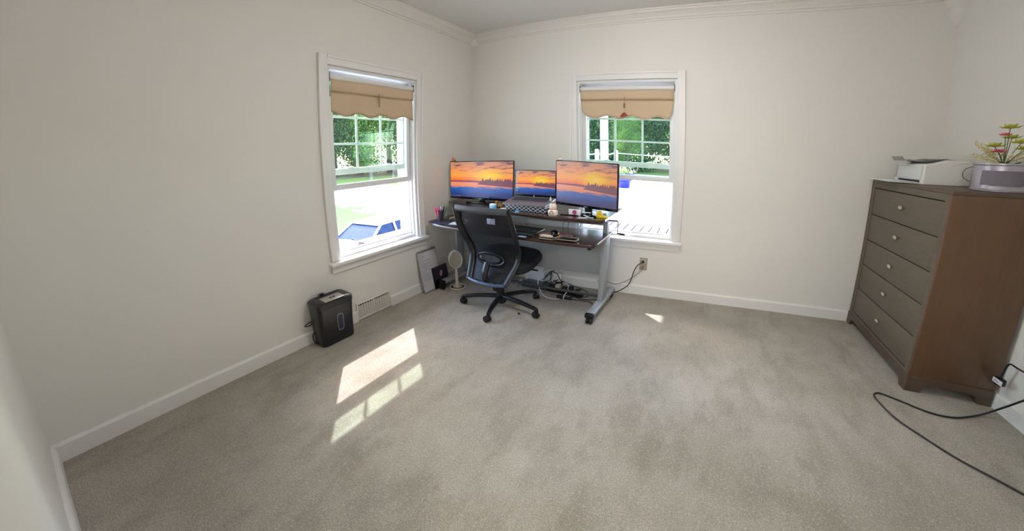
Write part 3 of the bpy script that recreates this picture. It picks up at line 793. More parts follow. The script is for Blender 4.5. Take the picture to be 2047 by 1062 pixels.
# ------------------------------------------------------------------ small things on the upper tier
t = thing('ceramic_figurine', 'small white ceramic figurine with red band in front of the right monitor', 'figurine', (1.235, -.635, ZU))
MB().lathe([(.030, 0), (.036, .006), (.036, .032), (.030, .040), (.024, .046)], (1.235, -.635, ZU), 20, 1, .7).build('body', 'ceramic', t)
MB().lathe([(.024, .044), (.028, .052), (.027, .072), (.020, .082), (.001, .086)], (1.235, -.635, ZU), 20, 1, .75).build('head', 'ceramic', t)
for s in (-1, 1): MB().frus((1.235+s*.015, -.635, ZU+.078), (1.235+s*.019, -.635, ZU+.092), .006, .001, 8).build('ear', 'ceramic', t)
MB().lathe([(.0255, .043), (.0275, .0455), (.0255, .048)], (1.235, -.635, ZU), 20, 1, .75).build('collar', 'red', t)
MB().tube([(1.235+.014*math.cos(a*PI/8), -.6615, ZU+.022+.012*math.sin(a*PI/8)) for a in range(16)], .0022, 6, closed=True).build('belly_ring', M['brownish'], t)

t = thing('desk_toy', 'small orange and black toy perched on the left monitor corner', 'toy', (.10, -.42, 1.184))
MB().lathe([(.020, 0), (.022, .008), (.016, .018), (.001, .022)], (.100, -.422, 1.186), 14, 1.1, .7).build('body', 'orange', t)
MB().lathe([(.009, 0), (.011, .007), (.006, .014), (.001, .015)], (.092, -.424, 1.206), 12).build('head', 'orange', t)
MB().box((.112, -.43, 1.186), (.126, -.415, 1.194), .003).build('foot', 'plastic_black', t)
t = thing('desk_toy', 'tiny white and red winged toy perched on the right monitor corner', 'toy', (1.21, -.44, 1.197))
MB().lathe([(.008, 0), (.012, .008), (.008, .018), (.001, .024)], (1.205, -.442, 1.197), 12).build('body', 'ceramic', t)
MB().box((1.185, -.446, 1.203), (1.225, -.440, 1.208), .002).build('wing', 'ceramic', t)
MB().lathe([(.005, 0), (.006, .005), (.001, .009)], (1.205, -.442, 1.219), 10).build('cap', 'red', t)
t = thing('desk_toy', 'tiny cream figure standing on the laptop corner by the right monitor', 'toy', (1.142, -.46, LZ))
MB().lathe([(.007, .004), (.009, .012), (.005, .020)], (1.140, -.47, LZ), 12).build('body', 'ceramic', t)
MB().lathe([(.004, .019), (.0075, .026), (.001, .034)], (1.140, -.47, LZ), 12).build('head', 'ceramic', t)

t = thing('photo_cube', 'small blue and white tin standing left of the laptop', 'tin', (.70, -.625, ZU))
MB().box((.672, -.640, ZU), (.735, -.610, ZU+.040), .008).build('body', mat('tin_blue', (104, 180, 226), .3, var=.5, scale=40), t)
MB().box((.676, -.642, ZU+.028), (.731, -.608, ZU+.046), .006).build('lid', 'paper', t)
tag(MB().lathe([(.024, 0), (.030, .006), (.028, .014), (.015, .020), (.001, .022)], (.815, -.640, ZU), 18, 1.1, .8).build('computer_mouse', 'white_plastic'), 'small white rounded mouse in front of patterned box on upper desk tier', 'mouse')
t = thing('wooden_trinket', 'amber brown beaded trinket behind the blue tin', 'trinket', (.67, -.53, ZU))
for i, (dx, dy, dz, r) in enumerate(((0, 0, .018, .018), (.030, .008, .016, .016), (-.026, .010, .015, .015), (.006, .0, .042, .014), (.055, .0, .013, .013))):
    MB().lathe([(r*math.sin(k*PI/8), -r*math.cos(k*PI/8)) for k in range(9)], (.67+dx, -.53+dy, ZU+dz), 12).build('bead', 'brownish', t)
t = thing('blue_jewel', 'small bright blue glass button in front of patterned box', 'ornament', (.945, -.64, ZU))
MB().lathe([(.016, 0), (.019, .004), (.013, .011), (.001, .014)], (.945, -.640, ZU), 16).build('button', 'blue', t)
MB().lathe([(.021, 0), (.021, .002)], (.945, -.640, ZU), 16).build('setting', 'chrome', t)
t = thing('greeting_card', 'white card with pink flower print under the right monitor', 'card', (1.375, -.55, ZU))
MB().box((1.325, -.560, ZU), (1.420, -.556, ZU+.042), .001).build('card', 'paper', t)
MB().lathe([(.017, 0), (.017, .0008)], (0, 0, 0), 16).build('print', mat('flower_pink', (170, 66, 120), .6), t).matrix_basis = Matrix.Translation(Vector((1.372, -.5605, ZU+.020))-t.location+t.location) @ Matrix.Rotation(PI/2, 4, 'X')
MB().box((1.27, -.59, ZU), (1.41, -.575, ZU+.006), .001).build('stand', 'black_gloss', t)
t = thing('binder_clips', 'tangled white plastic clips beside the right monitor stand', 'clips', (1.50, -.62, ZU))
for k, (x, y, a, z) in enumerate(((1.485, -.615, .2, .034), (1.49, -.635, -.7, .014), (1.515, -.635, .1, .003), (1.475, -.655, .15, .002))):
    MB().box((x-.032, y-.006, ZU+z), (x+.032, y+.006, ZU+z+.005), .002, a, (x, y, 0)).build('clip', mat('clip_white', (214, 226, 242), .3), t)
MB().box((1.47, -.61, ZU), (1.476, -.604, ZU+.034), .001).build('clip_spring', 'dark_grey', t)
MB().box((1.505, -.61, ZU), (1.511, -.604, ZU+.034), .001).build('clip_spring', 'dark_grey', t)
t = thing('tape_dispenser', 'yellow tape dispenser at the right end of upper desk tier', 'tape dispenser', (1.59, -.55, ZU))
b = MB(); b.frus((1.572, -.585, ZU+.024), (1.572, -.560, ZU+.024), .024, .024, 20); b.build('tape_roll', 'yellow', t)
MB().box((1.545, -.59, ZU), (1.635, -.555, ZU+.016), .004).build('body', 'yellow', t)
MB().box((1.545, -.592, ZU+.016), (1.556, -.556, ZU+.030), .002).build('cutter', 'paper', t)
# dark cable loops behind the figurine
cb = MB()
cb.tube(smoothcurve([(1.155, -.56, ZU+.004), (1.175, -.60, ZU+.030), (1.20, -.57, ZU+.044), (1.225, -.55, ZU+.028), (1.20, -.50, ZU+.006), (1.18, -.42, ZU+.005), (1.18, -.36, ZU+.005)]), .0035, 6)
cb.tube(smoothcurve([(1.165, -.57, ZU+.004), (1.19, -.60, ZU+.018), (1.215, -.56, ZU+.026), (1.24, -.56, ZU+.012), (1.22, -.60, ZU+.005)]), .003, 6)
tag(cb.build('monitor_cable', 'cord'), 'dark olive-black cable looping beside the figurine on upper desk tier', 'cable')
cb = MB(); cb.tube(smoothcurve([(.50, -.33, ZU+.06), (.54, -.46, ZU+.045), (.56, -.48, ZU+.012), (.60, -.47, ZU+.004), (.66, -.44, ZU+.004), (.70, -.36, ZU+.004)]), .004, 6)
tag(cb.build('monitor_cable', 'cord'), 'black cable hanging behind the left monitor stand', 'cable')

# ------------------------------------------------------------------ lower tier: pen cup, mat, keyboard ...
t = thing('pen_cup', 'dark mesh cup full of pink and green markers at desk left end', 'pen cup', (.155, -.70, ZL))
pc = (.155, -.70, ZL)
MB().lathe([(.029, 0), (.031, .002), (.034, .092), (.036, .094), (.033, .094), (.029, .004)], pc, 24).build('cup', mat('dark_wire_cup', (70, 58, 68), .4, metal=.4), t)
rnd = random.Random(3)
for k, (mt, dx, dy, tx, ty, h) in enumerate((('pink', -.012, -.016, -.014, -.012, .125), ('pink', .002, -.020, .004, -.014, .135), ('pink', -.018, .0, -.018, -.002, .118), ('red', .012, -.006, .01, -.006, .11), ('paper', .0, .008, .006, .0, .13), ('plastic_black', .016, .004, .022, .006, .135), ('green', .014, .016, .03, .01, .125), ('green', .004, .018, .012, .014, .13), ('purple', -.008, .010, -.004, .008, .128))):
    p = thing('marker_pen', '', 'pen'); C.objects.unlink(p); bpy.data.objects.remove(p)
    x, y = pc[0]+dx, pc[1]+dy
    q = MB().frus((x, y, ZL+.005), (x+tx, y+ty, ZL+h*.72), .0055, .0055, 10).frus((x+tx, y+ty, ZL+h*.72), (x+tx*1.4, y+ty*1.4, ZL+h), .0065, .005, 10).build('marker_pen', mt)
    lab = {'pink': ['pink marker leaning at the front left of the pen cup', 'tallest pink marker at the front of the pen cup', 'shorter pink marker at the left rim of the pen cup'][k] if k < 3 else '', 'red': 'red pen in the front right of the pen cup', 'paper': 'white pen in the middle of the pen cup', 'plastic_black': 'black marker leaning right in the pen cup', 'purple': 'purple pen at the back left of the pen cup',
           'green': 'green-capped marker leaning far right in the pen cup' if k == 6 else 'green-capped marker upright at the back of the pen cup'}[mt]
    tag(q, lab, 'pen', 'markers in the pen cup')
tag(MB().box((.10, -.80, ZL), (.62, -.62, ZL+.003), .0015).build('desk_mat', 'navy'), 'navy blue desk mat on the left of the lower desk tier', 'desk mat')
o = MB().box((.31, -.765, ZL+.003), (.45, -.66, ZL+.0045), 0, .25, (.38, -.71, 0)).build('note_paper', 'paper'); tag(o, 'sheet of white note paper lying on the navy desk mat', 'paper')
cb = MB()
for k in range(4):
    o_ = k*.006
    cb.tube(smoothcurve([(.205+o_, -.63-o_, ZL+.006+o_), (.27, -.60-o_, ZL+.018+o_), (.34, -.605+o_, ZL+.012+o_), (.42, -.62+o_, ZL+.008), (.40, -.585, ZL+.014), (.30, -.575, ZL+.012+o_), (.22, -.60, ZL+.010)]), .0038, 6)
tag(cb.build('cable_coil', 'cord_beige'), 'coiled beige cable behind the navy desk mat', 'cable')
# keyboard
t = thing('keyboard', 'black keyboard on the lower desk tier behind the chair back', 'keyboard', (.93, -.62, ZL))
MB().box((.70, -.72, ZL), (1.14, -.56, ZL+.018), .006).build('body', 'plastic_black', t)
b = MB()
for r in range(5):
    for c in range(15):
        x, y = .712+c*.0282, -.708+r*.028
        b.box((x, y, ZL+.016), (x+.024, y+.023, ZL+.024), .002, seg=1)
b.build('keys', 'rubber', t, kind='stuff')
t = thing('wrist_rest', 'long black padded wrist rest in front of the keyboard', 'wrist rest', (.9, -.77, ZL))
MB().tube([(.70+i*.044, -.765, ZL+.011) for i in range(11)], .020, 12, ry=.011).build('pad', 'rubber', t)
MB().box((.692, -.79, ZL), (1.15, -.742, ZL+.002), .001).build('base', 'plastic_black', t)
t = thing('mouse_pad', 'mouse pad with printed picture right of the keyboard', 'mouse pad', (1.26, -.66, ZL))
tm = NT('mouse_pad_print'); n = tm.noise(tm.objc, 14, 4, .6)
tm.inp(tm.b.inputs['Base Color'], tm.ramp(n, [(.3, lin((40, 52, 110))), (.45, lin((52, 90, 150))), (.55, lin((190, 110, 70))), (.7, lin((206, 170, 100)))])); tm.b.inputs['Roughness'].default_value = .5
MB().prism([(1.27+.13*math.cos(a*PI/12), -.66+.085*math.sin(a*PI/12)) for a in range(24)], 'z', ZL, ZL+.004).build('pad', tm.m, t)
MB().lathe([(.05, .004), (.05, .012), (.038, .019), (.001, .021)], (1.235, -.735, ZL), 18, 1, .42).build('wrist_cushion', mat('pale_gel', (196, 190, 176), .4), t)
t = thing('computer_mouse', 'black ergonomic mouse on the printed mouse pad', 'mouse', (1.27, -.68, ZL+.004))
MB().lathe([(.036, 0), (.040, .008), (.038, .022), (.026, .036), (.010, .042), (.001, .043)], (1.27, -.685, ZL+.004), 20, .85, 1.15).build('body', 'black_gloss', t)
MB().frus((1.266, -.725, ZL+.032), (1.274, -.725, ZL+.032), .007, .007, 12).build('scroll_wheel', 'rubber', t)
def rim(x0, x1, y0, y1, z, r): return [(x0, y0, z), (x1, y0, z), (x1+.012, (y0+y1)/2, z), (x1, y1, z), (x0, y1, z), (x0-.012, (y0+y1)/2, z)]
t = thing('phone_tray', 'dark tray with bright silver rim near the desk front edge', 'tray', (1.40, -.76, ZL))
MB().box((1.345, -.80, ZL), (1.470, -.715, ZL+.012), .004).build('tray', 'black_gloss', t)
MB().tube(rim(1.343, 1.472, -.802, -.713, ZL+.013, 0), .0035, 8, closed=True).build('rim', 'chrome', t)
t = thing('phone_tray', 'smaller black case with silver edge between mouse pad and desk front', 'tray', (1.265, -.79, ZL))
MB().box((1.215, -.815, ZL), (1.32, -.765, ZL+.008), .003).build('tray', 'black_gloss', t)
MB().tube(rim(1.215, 1.32, -.816, -.764, ZL+.009, 0), .003, 8, closed=True).build('rim', 'chrome', t)
tag(MB().box((1.055, -.832, ZL), (1.115, -.806, ZL+.010), .004).build('usb_stick', mat('pale_blue_plastic', (130, 160, 196), .4)), 'small pale blue stick on the desk front edge', 'usb stick')
# cables dropping between the tiers
for i, (x, lab) in enumerate(((.86, 'thin grey cable hanging between the desk tiers, leftmost'), (1.19, 'thin grey cable hanging between the desk tiers, middle'), (1.235, 'thin grey cable hanging between the desk tiers, right of middle'), (1.345, 'curved grey cable hanging between the desk tiers, rightmost'))):
    b = MB().tube(smoothcurve([(x, -.345, ZU-.03), (x+.004, -.342, .70), (x-.004+(-.03 if i == 3 else 0), -.342, .62), (x-.05*(i == 3), -.345, .50)]), .0028, 6)
    tag(b.build('hanging_cable', 'cord_grey'), lab, 'cable', 'cables hanging behind the desk')

# ------------------------------------------------------------------ office chair
t = thing('office_chair', 'black mesh office chair on casters pushed up to the desk', 'chair', (.813, -.728, 0))
cx, cyy = .813, -.728
prof = [(.28, -.925), (.33, -.885), (.40, -.825), (.47, -.788), (.55, -.80), (.63, -.85), (.71, -.89), (.80, -.925), (.875, -.955)]
pc_ = smoothcurve([(0, y, z) for z, y in prof], 4)
def bk(z):
    for a, b in zip(pc_, pc_[1:]):
        if a.z <= z <= b.z: return a.y+(b.y-a.y)*(z-a.z)/(b.z-a.z)
    return pc_[0].y if z < pc_[0].z else pc_[-1].y
def halfw(z):
    k = (z-.28)/(.875-.28); k = min(max(k, 0), 1)
    return .165+.085*math.sin(min(1, k*1.25)*PI/2)-.012*max(0, k-.8)/.2
CXB = .818
zs = [.285+(.87-.285)*i/22 for i in range(23)]
for s, nm in ((-1, 'back_frame'), (1, 'back_frame')):
    MB().tube([(CXB+s*halfw(z), bk(z)-.018, z) for z in zs], .030, 12, ry=.014).build(nm, 'plastic_black', t)
zt = .868
MB().tube([(CXB+halfw(zt)*u, bk(zt)-.018-.012*(1-u*u), zt-.012+.006*(u*u)) for u in [-1+i/8 for i in range(17)]], .016, 10, ry=.024).build('top_rail', mat('chair_top_rail', (70, 72, 76), .35, var=.1), t)
MB().tube([(CXB+halfw(.285)*u, bk(.29)-.02-.03*(1-u*u), .292-.006*(1-u*u)) for u in [-1+i/8 for i in range(17)]], .018, 10, ry=.014).build('bottom_rail', mat('lower_rail_glare', (72, 84, 112), .3, var=.1), t)  # bluish glare low on the backrest is painted into the rail colour
b = MB()
b.grid(lambda u, v: Vector((CXB+(2*u-1)*halfw(.30+.555*v)*.97, bk(.30+.555*v)+.006-.035*(1-(2*u-1)**2)-.008, .30+.555*v)), 16, 30)
o = b.build('back_mesh', 'mesh', t)
# lumbar pad behind the mesh
lz = .47
b = MB()
b.tube([(CXB-.005+.125*math.cos(a*PI/14), bk(lz)-.058-.012*abs(math.sin(a*PI/14)), lz-.01+.050*math.sin(a*PI/14)) for a in range(28)], .011, 8, closed=True)
lp = b.build('lumbar_support', 'plastic_black', t)
MB().lathe([(.001, -.006), (.08, -.006), (.085, 0), (.08, .006), (.001, .006)], (0, 0, 0), 20, 1, .36).build('lumbar_pad', 'dark_keys', lp).matrix_basis = Matrix.Translation((CXB, bk(lz)-.055, lz-.01)) @ Matrix.Rotation(PI/2, 4, 'X')
MB().lathe([(.001, 0), (.009, .0), (.008, .005), (.001, .006)], (0, 0, 0), 12).build('adjuster_knob', 'chrome', lp).matrix_basis = Matrix.Translation((CXB-.085, bk(lz)-.080, lz+.002)) @ Matrix.Rotation(PI/2, 4, 'X')
# care label on the mesh
MB().box((CXB+.075, bk(.80)-.066, .77), (CXB+.145, bk(.80)-.064, .81), .001).build('sewn_label', mat('label_grey', (120, 128, 150), .6), t)
# spine and seat
MB().tube(smoothcurve([(cx, -.755, .335), (cx, -.84, .300), (cx, -.93, .30), (cx, -.945, .36), (cx, -.90, .44)]), .026, 10, ry=.018).build('spine', 'plastic_black', t)
def seatf(u, v):
    a = 2*PI*u; n_ = 3.2
    c_, s_ = math.cos(a), math.sin(a)
    r = (abs(c_)**n_+abs(s_)**n_)**(-1/n_)
    lay = [(.80, .375), (.94, .378), (1.0, .398), (1.0, .425), (.95, .445), (.7, .450), (0.001, .438)]
    k = v*(len(lay)-1); j = min(int(k), len(lay)-2); tt = k-j
    rr = lay[j][0]*(1-tt)+lay[j+1][0]*tt; z = lay[j][1]*(1-tt)+lay[j+1][1]*tt
    x = cx+.022+.272*r*c_*rr; y = -.64+.215*r*s_*rr
    z -= .03*max(0, (y+.50)/.08)**2*.3
    z += .03*(y+.64)/.2
    return Vector((x, y, z))
MB().grid(seatf, 40, 19, True).build('seat', 'seat', t)
MB().box((cx-.13, -.80, .325), (cx+.13, -.52, .382), .02).build('seat_pan', 'plastic_black', t)
MB().tube([(cx+.10, -.62, .345), (cx+.22, -.60, .335), (cx+.275, -.585, .33)], [.007, .007, .012], 8, ry=[.007, .007, .006]).build('tilt_lever', 'plastic_black', t)
MB().frus((cx, cyy, .10), (cx, cyy, .24), .030, .028, 20).frus((cx, cyy, .24), (cx, cyy, .335), .016, .016, 16).build('gas_lift', 'plastic_black', t)
base_ = MB().lathe([(.035, .035), (.042, .05), (.045, .09), (.034, .115)], (cx, cyy, 0), 20).build('base_hub', 'plastic_black', t)
for k, (px_, py_) in enumerate(((.505, -.872), (.888, -1.044), (1.177, -.787), (.992, -.446), (.575, -.475))):
    d = Vector((px_-cx, py_-cyy, 0)); L_ = d.length; dn = d/L_; sd = Vector((-dn.y, dn.x, 0))
    pts = [(0.03, .098, .024), (.12, .098, .021), (.22, .092, .018), (L_-.03, .078, .015), (L_, .070, .013)]
    b = MB(); rings = []
    for r_a, z_, hw in pts:
        p = Vector((cx, cyy, z_))+dn*r_a
        rings.append([b.b.verts.new(p+sd*hw*a+Vector((0, 0, hz))) for a, hz in ((-1, -.014), (1, -.014), (1, .004), (.6, .014), (-.6, .014), (-1, .004))])
    for A, B in zip(rings, rings[1:]):
        for j in range(6): b.b.faces.new((A[j], A[(j+1) % 6], B[(j+1) % 6], B[j]))
    b.b.faces.new(rings[0][::-1]); b.b.faces.new(rings[-1])
    lg = b.build('base_leg', 'plastic_black', t, smooth=False, bevel=.004)
    e = Vector((cx, cyy, 0))+dn*(L_); b = MB()
    b.frus((e.x, e.y, .036), (e.x, e.y, .072), .011, .011, 12)
    ax = Vector((math.cos(k*1.3), math.sin(k*1.3), 0))
    c0 = e+Vector((-ax.y, ax.x, 0))*.012
    for s_ in (-1, 1):
        q0 = c0+ax*s_*.006+Vector((0, 0, .0265)); q1 = c0+ax*s_*.024+Vector((0, 0, .0265))
        b.frus(q0, q1, .0265, .024, 18)
    b.frus(c0+ax*-.006+Vector((0, 0, .031)), c0+ax*.006+Vector((0, 0, .031)), .024, .024, 16)
    b.build('caster', 'rubber', t)

# ------------------------------------------------------------------ shredder
t = thing('paper_shredder', 'black paper shredder with clear window standing against the left wall', 'shredder', (.105, -1.865, 0))
def rring(z, x0, x1, y0, y1, r, n=5):
    out = []
    for cx_, cy_, a0 in ((x1-r, y1-r, 0), (x0+r, y1-r, 90), (x0+r, y0+r, 180), (x1-r, y0+r, 270)):
        for k in range(n): a = math.radians(a0+90*k/(n-1)); out.append((cx_+r*math.cos(a), cy_+r*math.sin(a), z))
    return out
def loft(rings):
    b = MB(); R = [[b.b.verts.new(p) for p in r] for r in rings]
    for A, B in zip(R, R[1:]):
        for k in range(len(A)): b.b.faces.new((A[k], A[(k+1) % len(A)], B[(k+1) % len(A)], B[k]))
    b.b.faces.new(R[0][::-1]); b.b.faces.new(R[-1]); return b
def srg(z, k, g=0): return rring(z, .022-g, .160+.030*k+g, -2.002-.004*k-g, -1.742+.010*k+g, .035)
loft([srg(0, 0, -.006), srg(.008, 0), srg(.15, .45), srg(.285, 1)]).build('bin', 'shred', t)
hd = loft([srg(.288, 1, -.002), srg(.288, 1, .003), srg(.318, 1.02, .003), srg(.332, 1.0, -.010), srg(.335, 1.0, -.03)]).build('head', 'shred', t)
MB().box((.105, -1.95, .334), (.185, -1.80, .339), .004, Matrix.Rotation(.05, 4, 'Y'), (.145, -1.87, .336)).build('control_panel', 'shred_top', hd)
MB().box((.050, -1.955, .3335), (.066, -1.765, .3365), .001).build('paper_slot', 'hole', hd)
for yy in (-1.885, -1.86): MB().lathe([(.009, 0), (.009, .004), (.001, .005)], (.145, yy, .338), 12).build('button', 'plastic_black', hd)
# window on the front face (faces the room)
def face_pt(y, z, o=.002):
    k = z/.285 if z > .15 else z/.15*.45
    k = .45*z/.15 if z <= .15 else .45+.55*(z-.15)/.135
    return (.160+.030*k+o, y, z)
outl = []
for k in range(24):
    a = 2*PI*k/24; c_, s_ = math.cos(a), math.sin(a)
    r_ = (abs(c_)**4+abs(s_)**4)**-.25
    outl.append(face_pt(-1.855+.024*c_*r_, .155+.062*s_*r_))
MB().tube(outl, .0028, 6, closed=True).build('window_rim', mat('silver_rim', (150, 152, 164), .3, metal=.5), t)
b = MB(); b.b.faces.new([b.b.verts.new((p[0]-.001, p[1], p[2])) for p in outl]); b.build('clear_window', 'clear', t)
MB().tube(smoothcurve([(.05, -1.985, .17), (.055, -2.02, .18), (.05, -2.055, .165), (.04, -2.02, .150), (.04, -1.995, .160)]), .004, 6).build('power_cord', 'cord', t)
MB().tube(smoothcurve([(.05, -1.990, .10), (.05, -2.015, .07), (.06, -2.01, .02), (.05, -1.99, .006)]), .004, 6).build('power_cord', 'cord', t)
t = thing('plug', 'black plug with metal prongs lying on the shredder top rear', 'plug', (.04, -1.90, .335))
MB().box((.035, -1.915, .3355), (.060, -1.880, .350), .005).build('plug_body', 'plastic_black', t)
for s_ in (0, 1): MB().box((.041+s_*.010, -1.93, .342), (.044+s_*.010, -1.915, .347)).build('prong', 'chrome', t)

# ------------------------------------------------------------------ leaning boards, fan, crumbs
t = thing('whiteboard', 'small framed whiteboard with blue handwriting leaning on left wall', 'whiteboard', (.04, -.775, 0))
def wbp(y, z, o=0): return Vector((.075-.055*z/.385+o, y, z))
yb0, yb1, zb1 = -.905, -.665, .385
MB().quad(wbp(yb0, .012, .004), wbp(yb1, .012, .004), wbp(yb1, zb1, .004), wbp(yb0, zb1, .004)).build('board', 'whiteboard', t, uv=((0, yb0, .012), (0, yb1-yb0, 0), (0, 0, zb1)))
for p, q, w_ in (((yb0, .008), (yb0, zb1), .007), ((yb1, .008), (yb1, zb1), .007), ((yb0, .008), (yb1, .008), .007), ((yb0, zb1), (yb1, zb1), .011)):
    MB().tube([wbp(*p), wbp(*q)], w_, 4).build('frame_bar', 'whiteframe', t, smooth=False)
t = thing('picture_panel', 'dark printed picture of a figure leaning behind the desk foot', 'picture', (.07, -.64, 0))
MB().quad((.088, -.765, .092), (.088, -.565, .092), (.068, -.565, .205), (.068, -.765, .205)).build('print', 'photo', t, uv=((.088, -.765, .092), (0, .20, 0), (0, 0, .113)))
MB().prism([(.086, .0), (.076, .0), (.050, .207), (.066, .207)], 'y', -.767, -.563).build('backing', 'plastic_black', t)
t = thing('desk_fan', 'cream bladeless ring fan on round base beside the chair', 'fan', (.225, -.600, 0))
fx_, fy_ = .225, -.600
ax = Vector((.80, -.60, 0)).normalized(); sd = Vector((-ax.y, ax.x, 0)); fc = Vector((fx_, fy_, .285))
def fring(r, d): return [fc+ax*d+sd*(r*math.cos(k*PI/16))*.85+Vector((0, 0, r*1.12*math.sin(k*PI/16))) for k in range(32)]
b = MB(); RR = [[b.b.verts.new(p) for p in fring(r, d)] for r, d in ((.072, -.02), (.078, -.022), (.081, 0), (.078, .022), (.073, .024), (.070, .018), (.068, 0))]
for A, B in zip(RR, RR[1:]+RR[:1]):
    for k in range(32): b.b.faces.new((A[k], A[(k+1) % 32], B[(k+1) % 32], B[k]))
b.build('ring', 'fan_white', t)
b = MB(); b.b.faces.new([b.b.verts.new(p) for p in fring(.069, .006)]); b.build('grille', mat('fan_grille', (172, 172, 160), .4), t)
for k in range(5):
    a = k*2*PI/5
    p0 = fc+ax*.009
    MB().tube([p0+sd*(.012*math.cos(a))+Vector((0, 0, .012*math.sin(a))), p0+sd*(.062*math.cos(a))*.85+Vector((0, 0, .072*math.sin(a)))], .0015, 4).build('grille_rib', 'fan_white', t)
MB().frus((fx_, fy_, .012), (fx_, fy_, .205), .017, .013, 16).build('pole', 'fan_white', t)
b = MB(); b.tube([(fx_+.075*math.cos(a*PI/16), fy_+.075*math.sin(a*PI/16), .007) for a in range(32)], .007, 8, closed=True)
b.build('base_ring', 'fan_white', t)
MB().lathe([(.045, 0.002), (.045, .008), (.020, .016), (.017, .03)], (fx_-.012, fy_+.012, 0), 24).build('base_plate', 'fan_white', t)
MB().lathe([(.070, 0.001), (.070, .003)], (fx_, fy_, 0), 24).build('base_disc', mat('dark_base', (70, 66, 60), .6), t)
tag(MB().lathe([(.012, 0), (.016, .005), (.010, .011), (.001, .013)], (.045, -.862, 0), 10, 1, 1.5).build('hair_clip', 'purple'), 'small purple plastic bit by the whiteboard foot', 'hair clip')
tag(MB().lathe([(.009, 0), (.012, .006), (.006, .012), (.001, .013)], (1.022, -.800, 0), 8, 1.2, .8).build('crumb', 'rubber'), 'small black crumb on the carpet under the chair', 'crumb')

# ------------------------------------------------------------------ cable clutter under the desk
t = thing('power_strip', 'black power strip crowded with plugs on the floor under the desk', 'power strip', (1.14, -.23, 0))
MB().box((.98, -.262, .0), (1.36, -.205, .038), .006, -.10, (1.17, -.23, 0)).build('body', 'plastic_black', t)
for k in range(5):
    x = 1.02+k*.066
    MB().box((x, -.265+(1.17-x)*.1+.01, .036), (x+.042, -.215+(1.17-x)*.1+.01, .066+.014*(k % 2)), .006).build('plug', 'rubber' if k != 1 else mat('cream_adapter', (196, 186, 160), .5), t)
t = thing('power_adapter', 'black power brick with white ring lying before the power strip', 'adapter', (1.22, -.34, 0))
MB().box((1.155, -.37, 0), (1.215, -.335, .030), .006).build('brick', 'plastic_black', t)
MB().box((1.216, -.368, .001), (1.222, -.337, .028), .002).build('ring', 'paper', t)
MB().box((1.223, -.366, .0), (1.30, -.339, .026), .010).build('brick_end', 'plastic_black', t)
tag(MB().box((.74, -.245, 0), (1.0, -.135, .050), .006, -.04, (.87, -.19, 0)).build('router_box', mat('slate_box', (70, 76, 84), .35)), 'flat dark grey router box on the floor under the desk', 'router')
t = thing('cardboard_box', 'white box panel leaning under the desk, blue light painted in', 'box', (.80, -.10, 0))
MB().prism([(.69, .0), (.885, .0), (.885, .285), (.77, .30), (.70, .20)], 'y', -.085, -.055).build('panel', mat('blue_lit_white_card', (238, 239, 250), .5), t, smooth=False)  # bluish light falling on the card is put into its colour
MB().box((.70, -.055, 0), (.87, -.035, .16), .003).build('flap', 'paper', t)
tag(MB().box((1.02, -.10, .05), (1.075, -.05, .135), .008, .2, (1.05, -.07, 0)).build('white_charger', 'white_plastic'), 'white charger block behind the power strip', 'charger')
tag(MB().box((1.02, -.105, 0), (1.08, -.045, .049), .01).build('black_charger', 'plastic_black'), 'black charger block under the white charger', 'charger')
tag(MB().box((1.0, -.035, .30), (1.06, -.012, .322), .005).build('cable_junction', 'plastic_black'), 'small black cable junction on the wall under the desk', 'adapter')
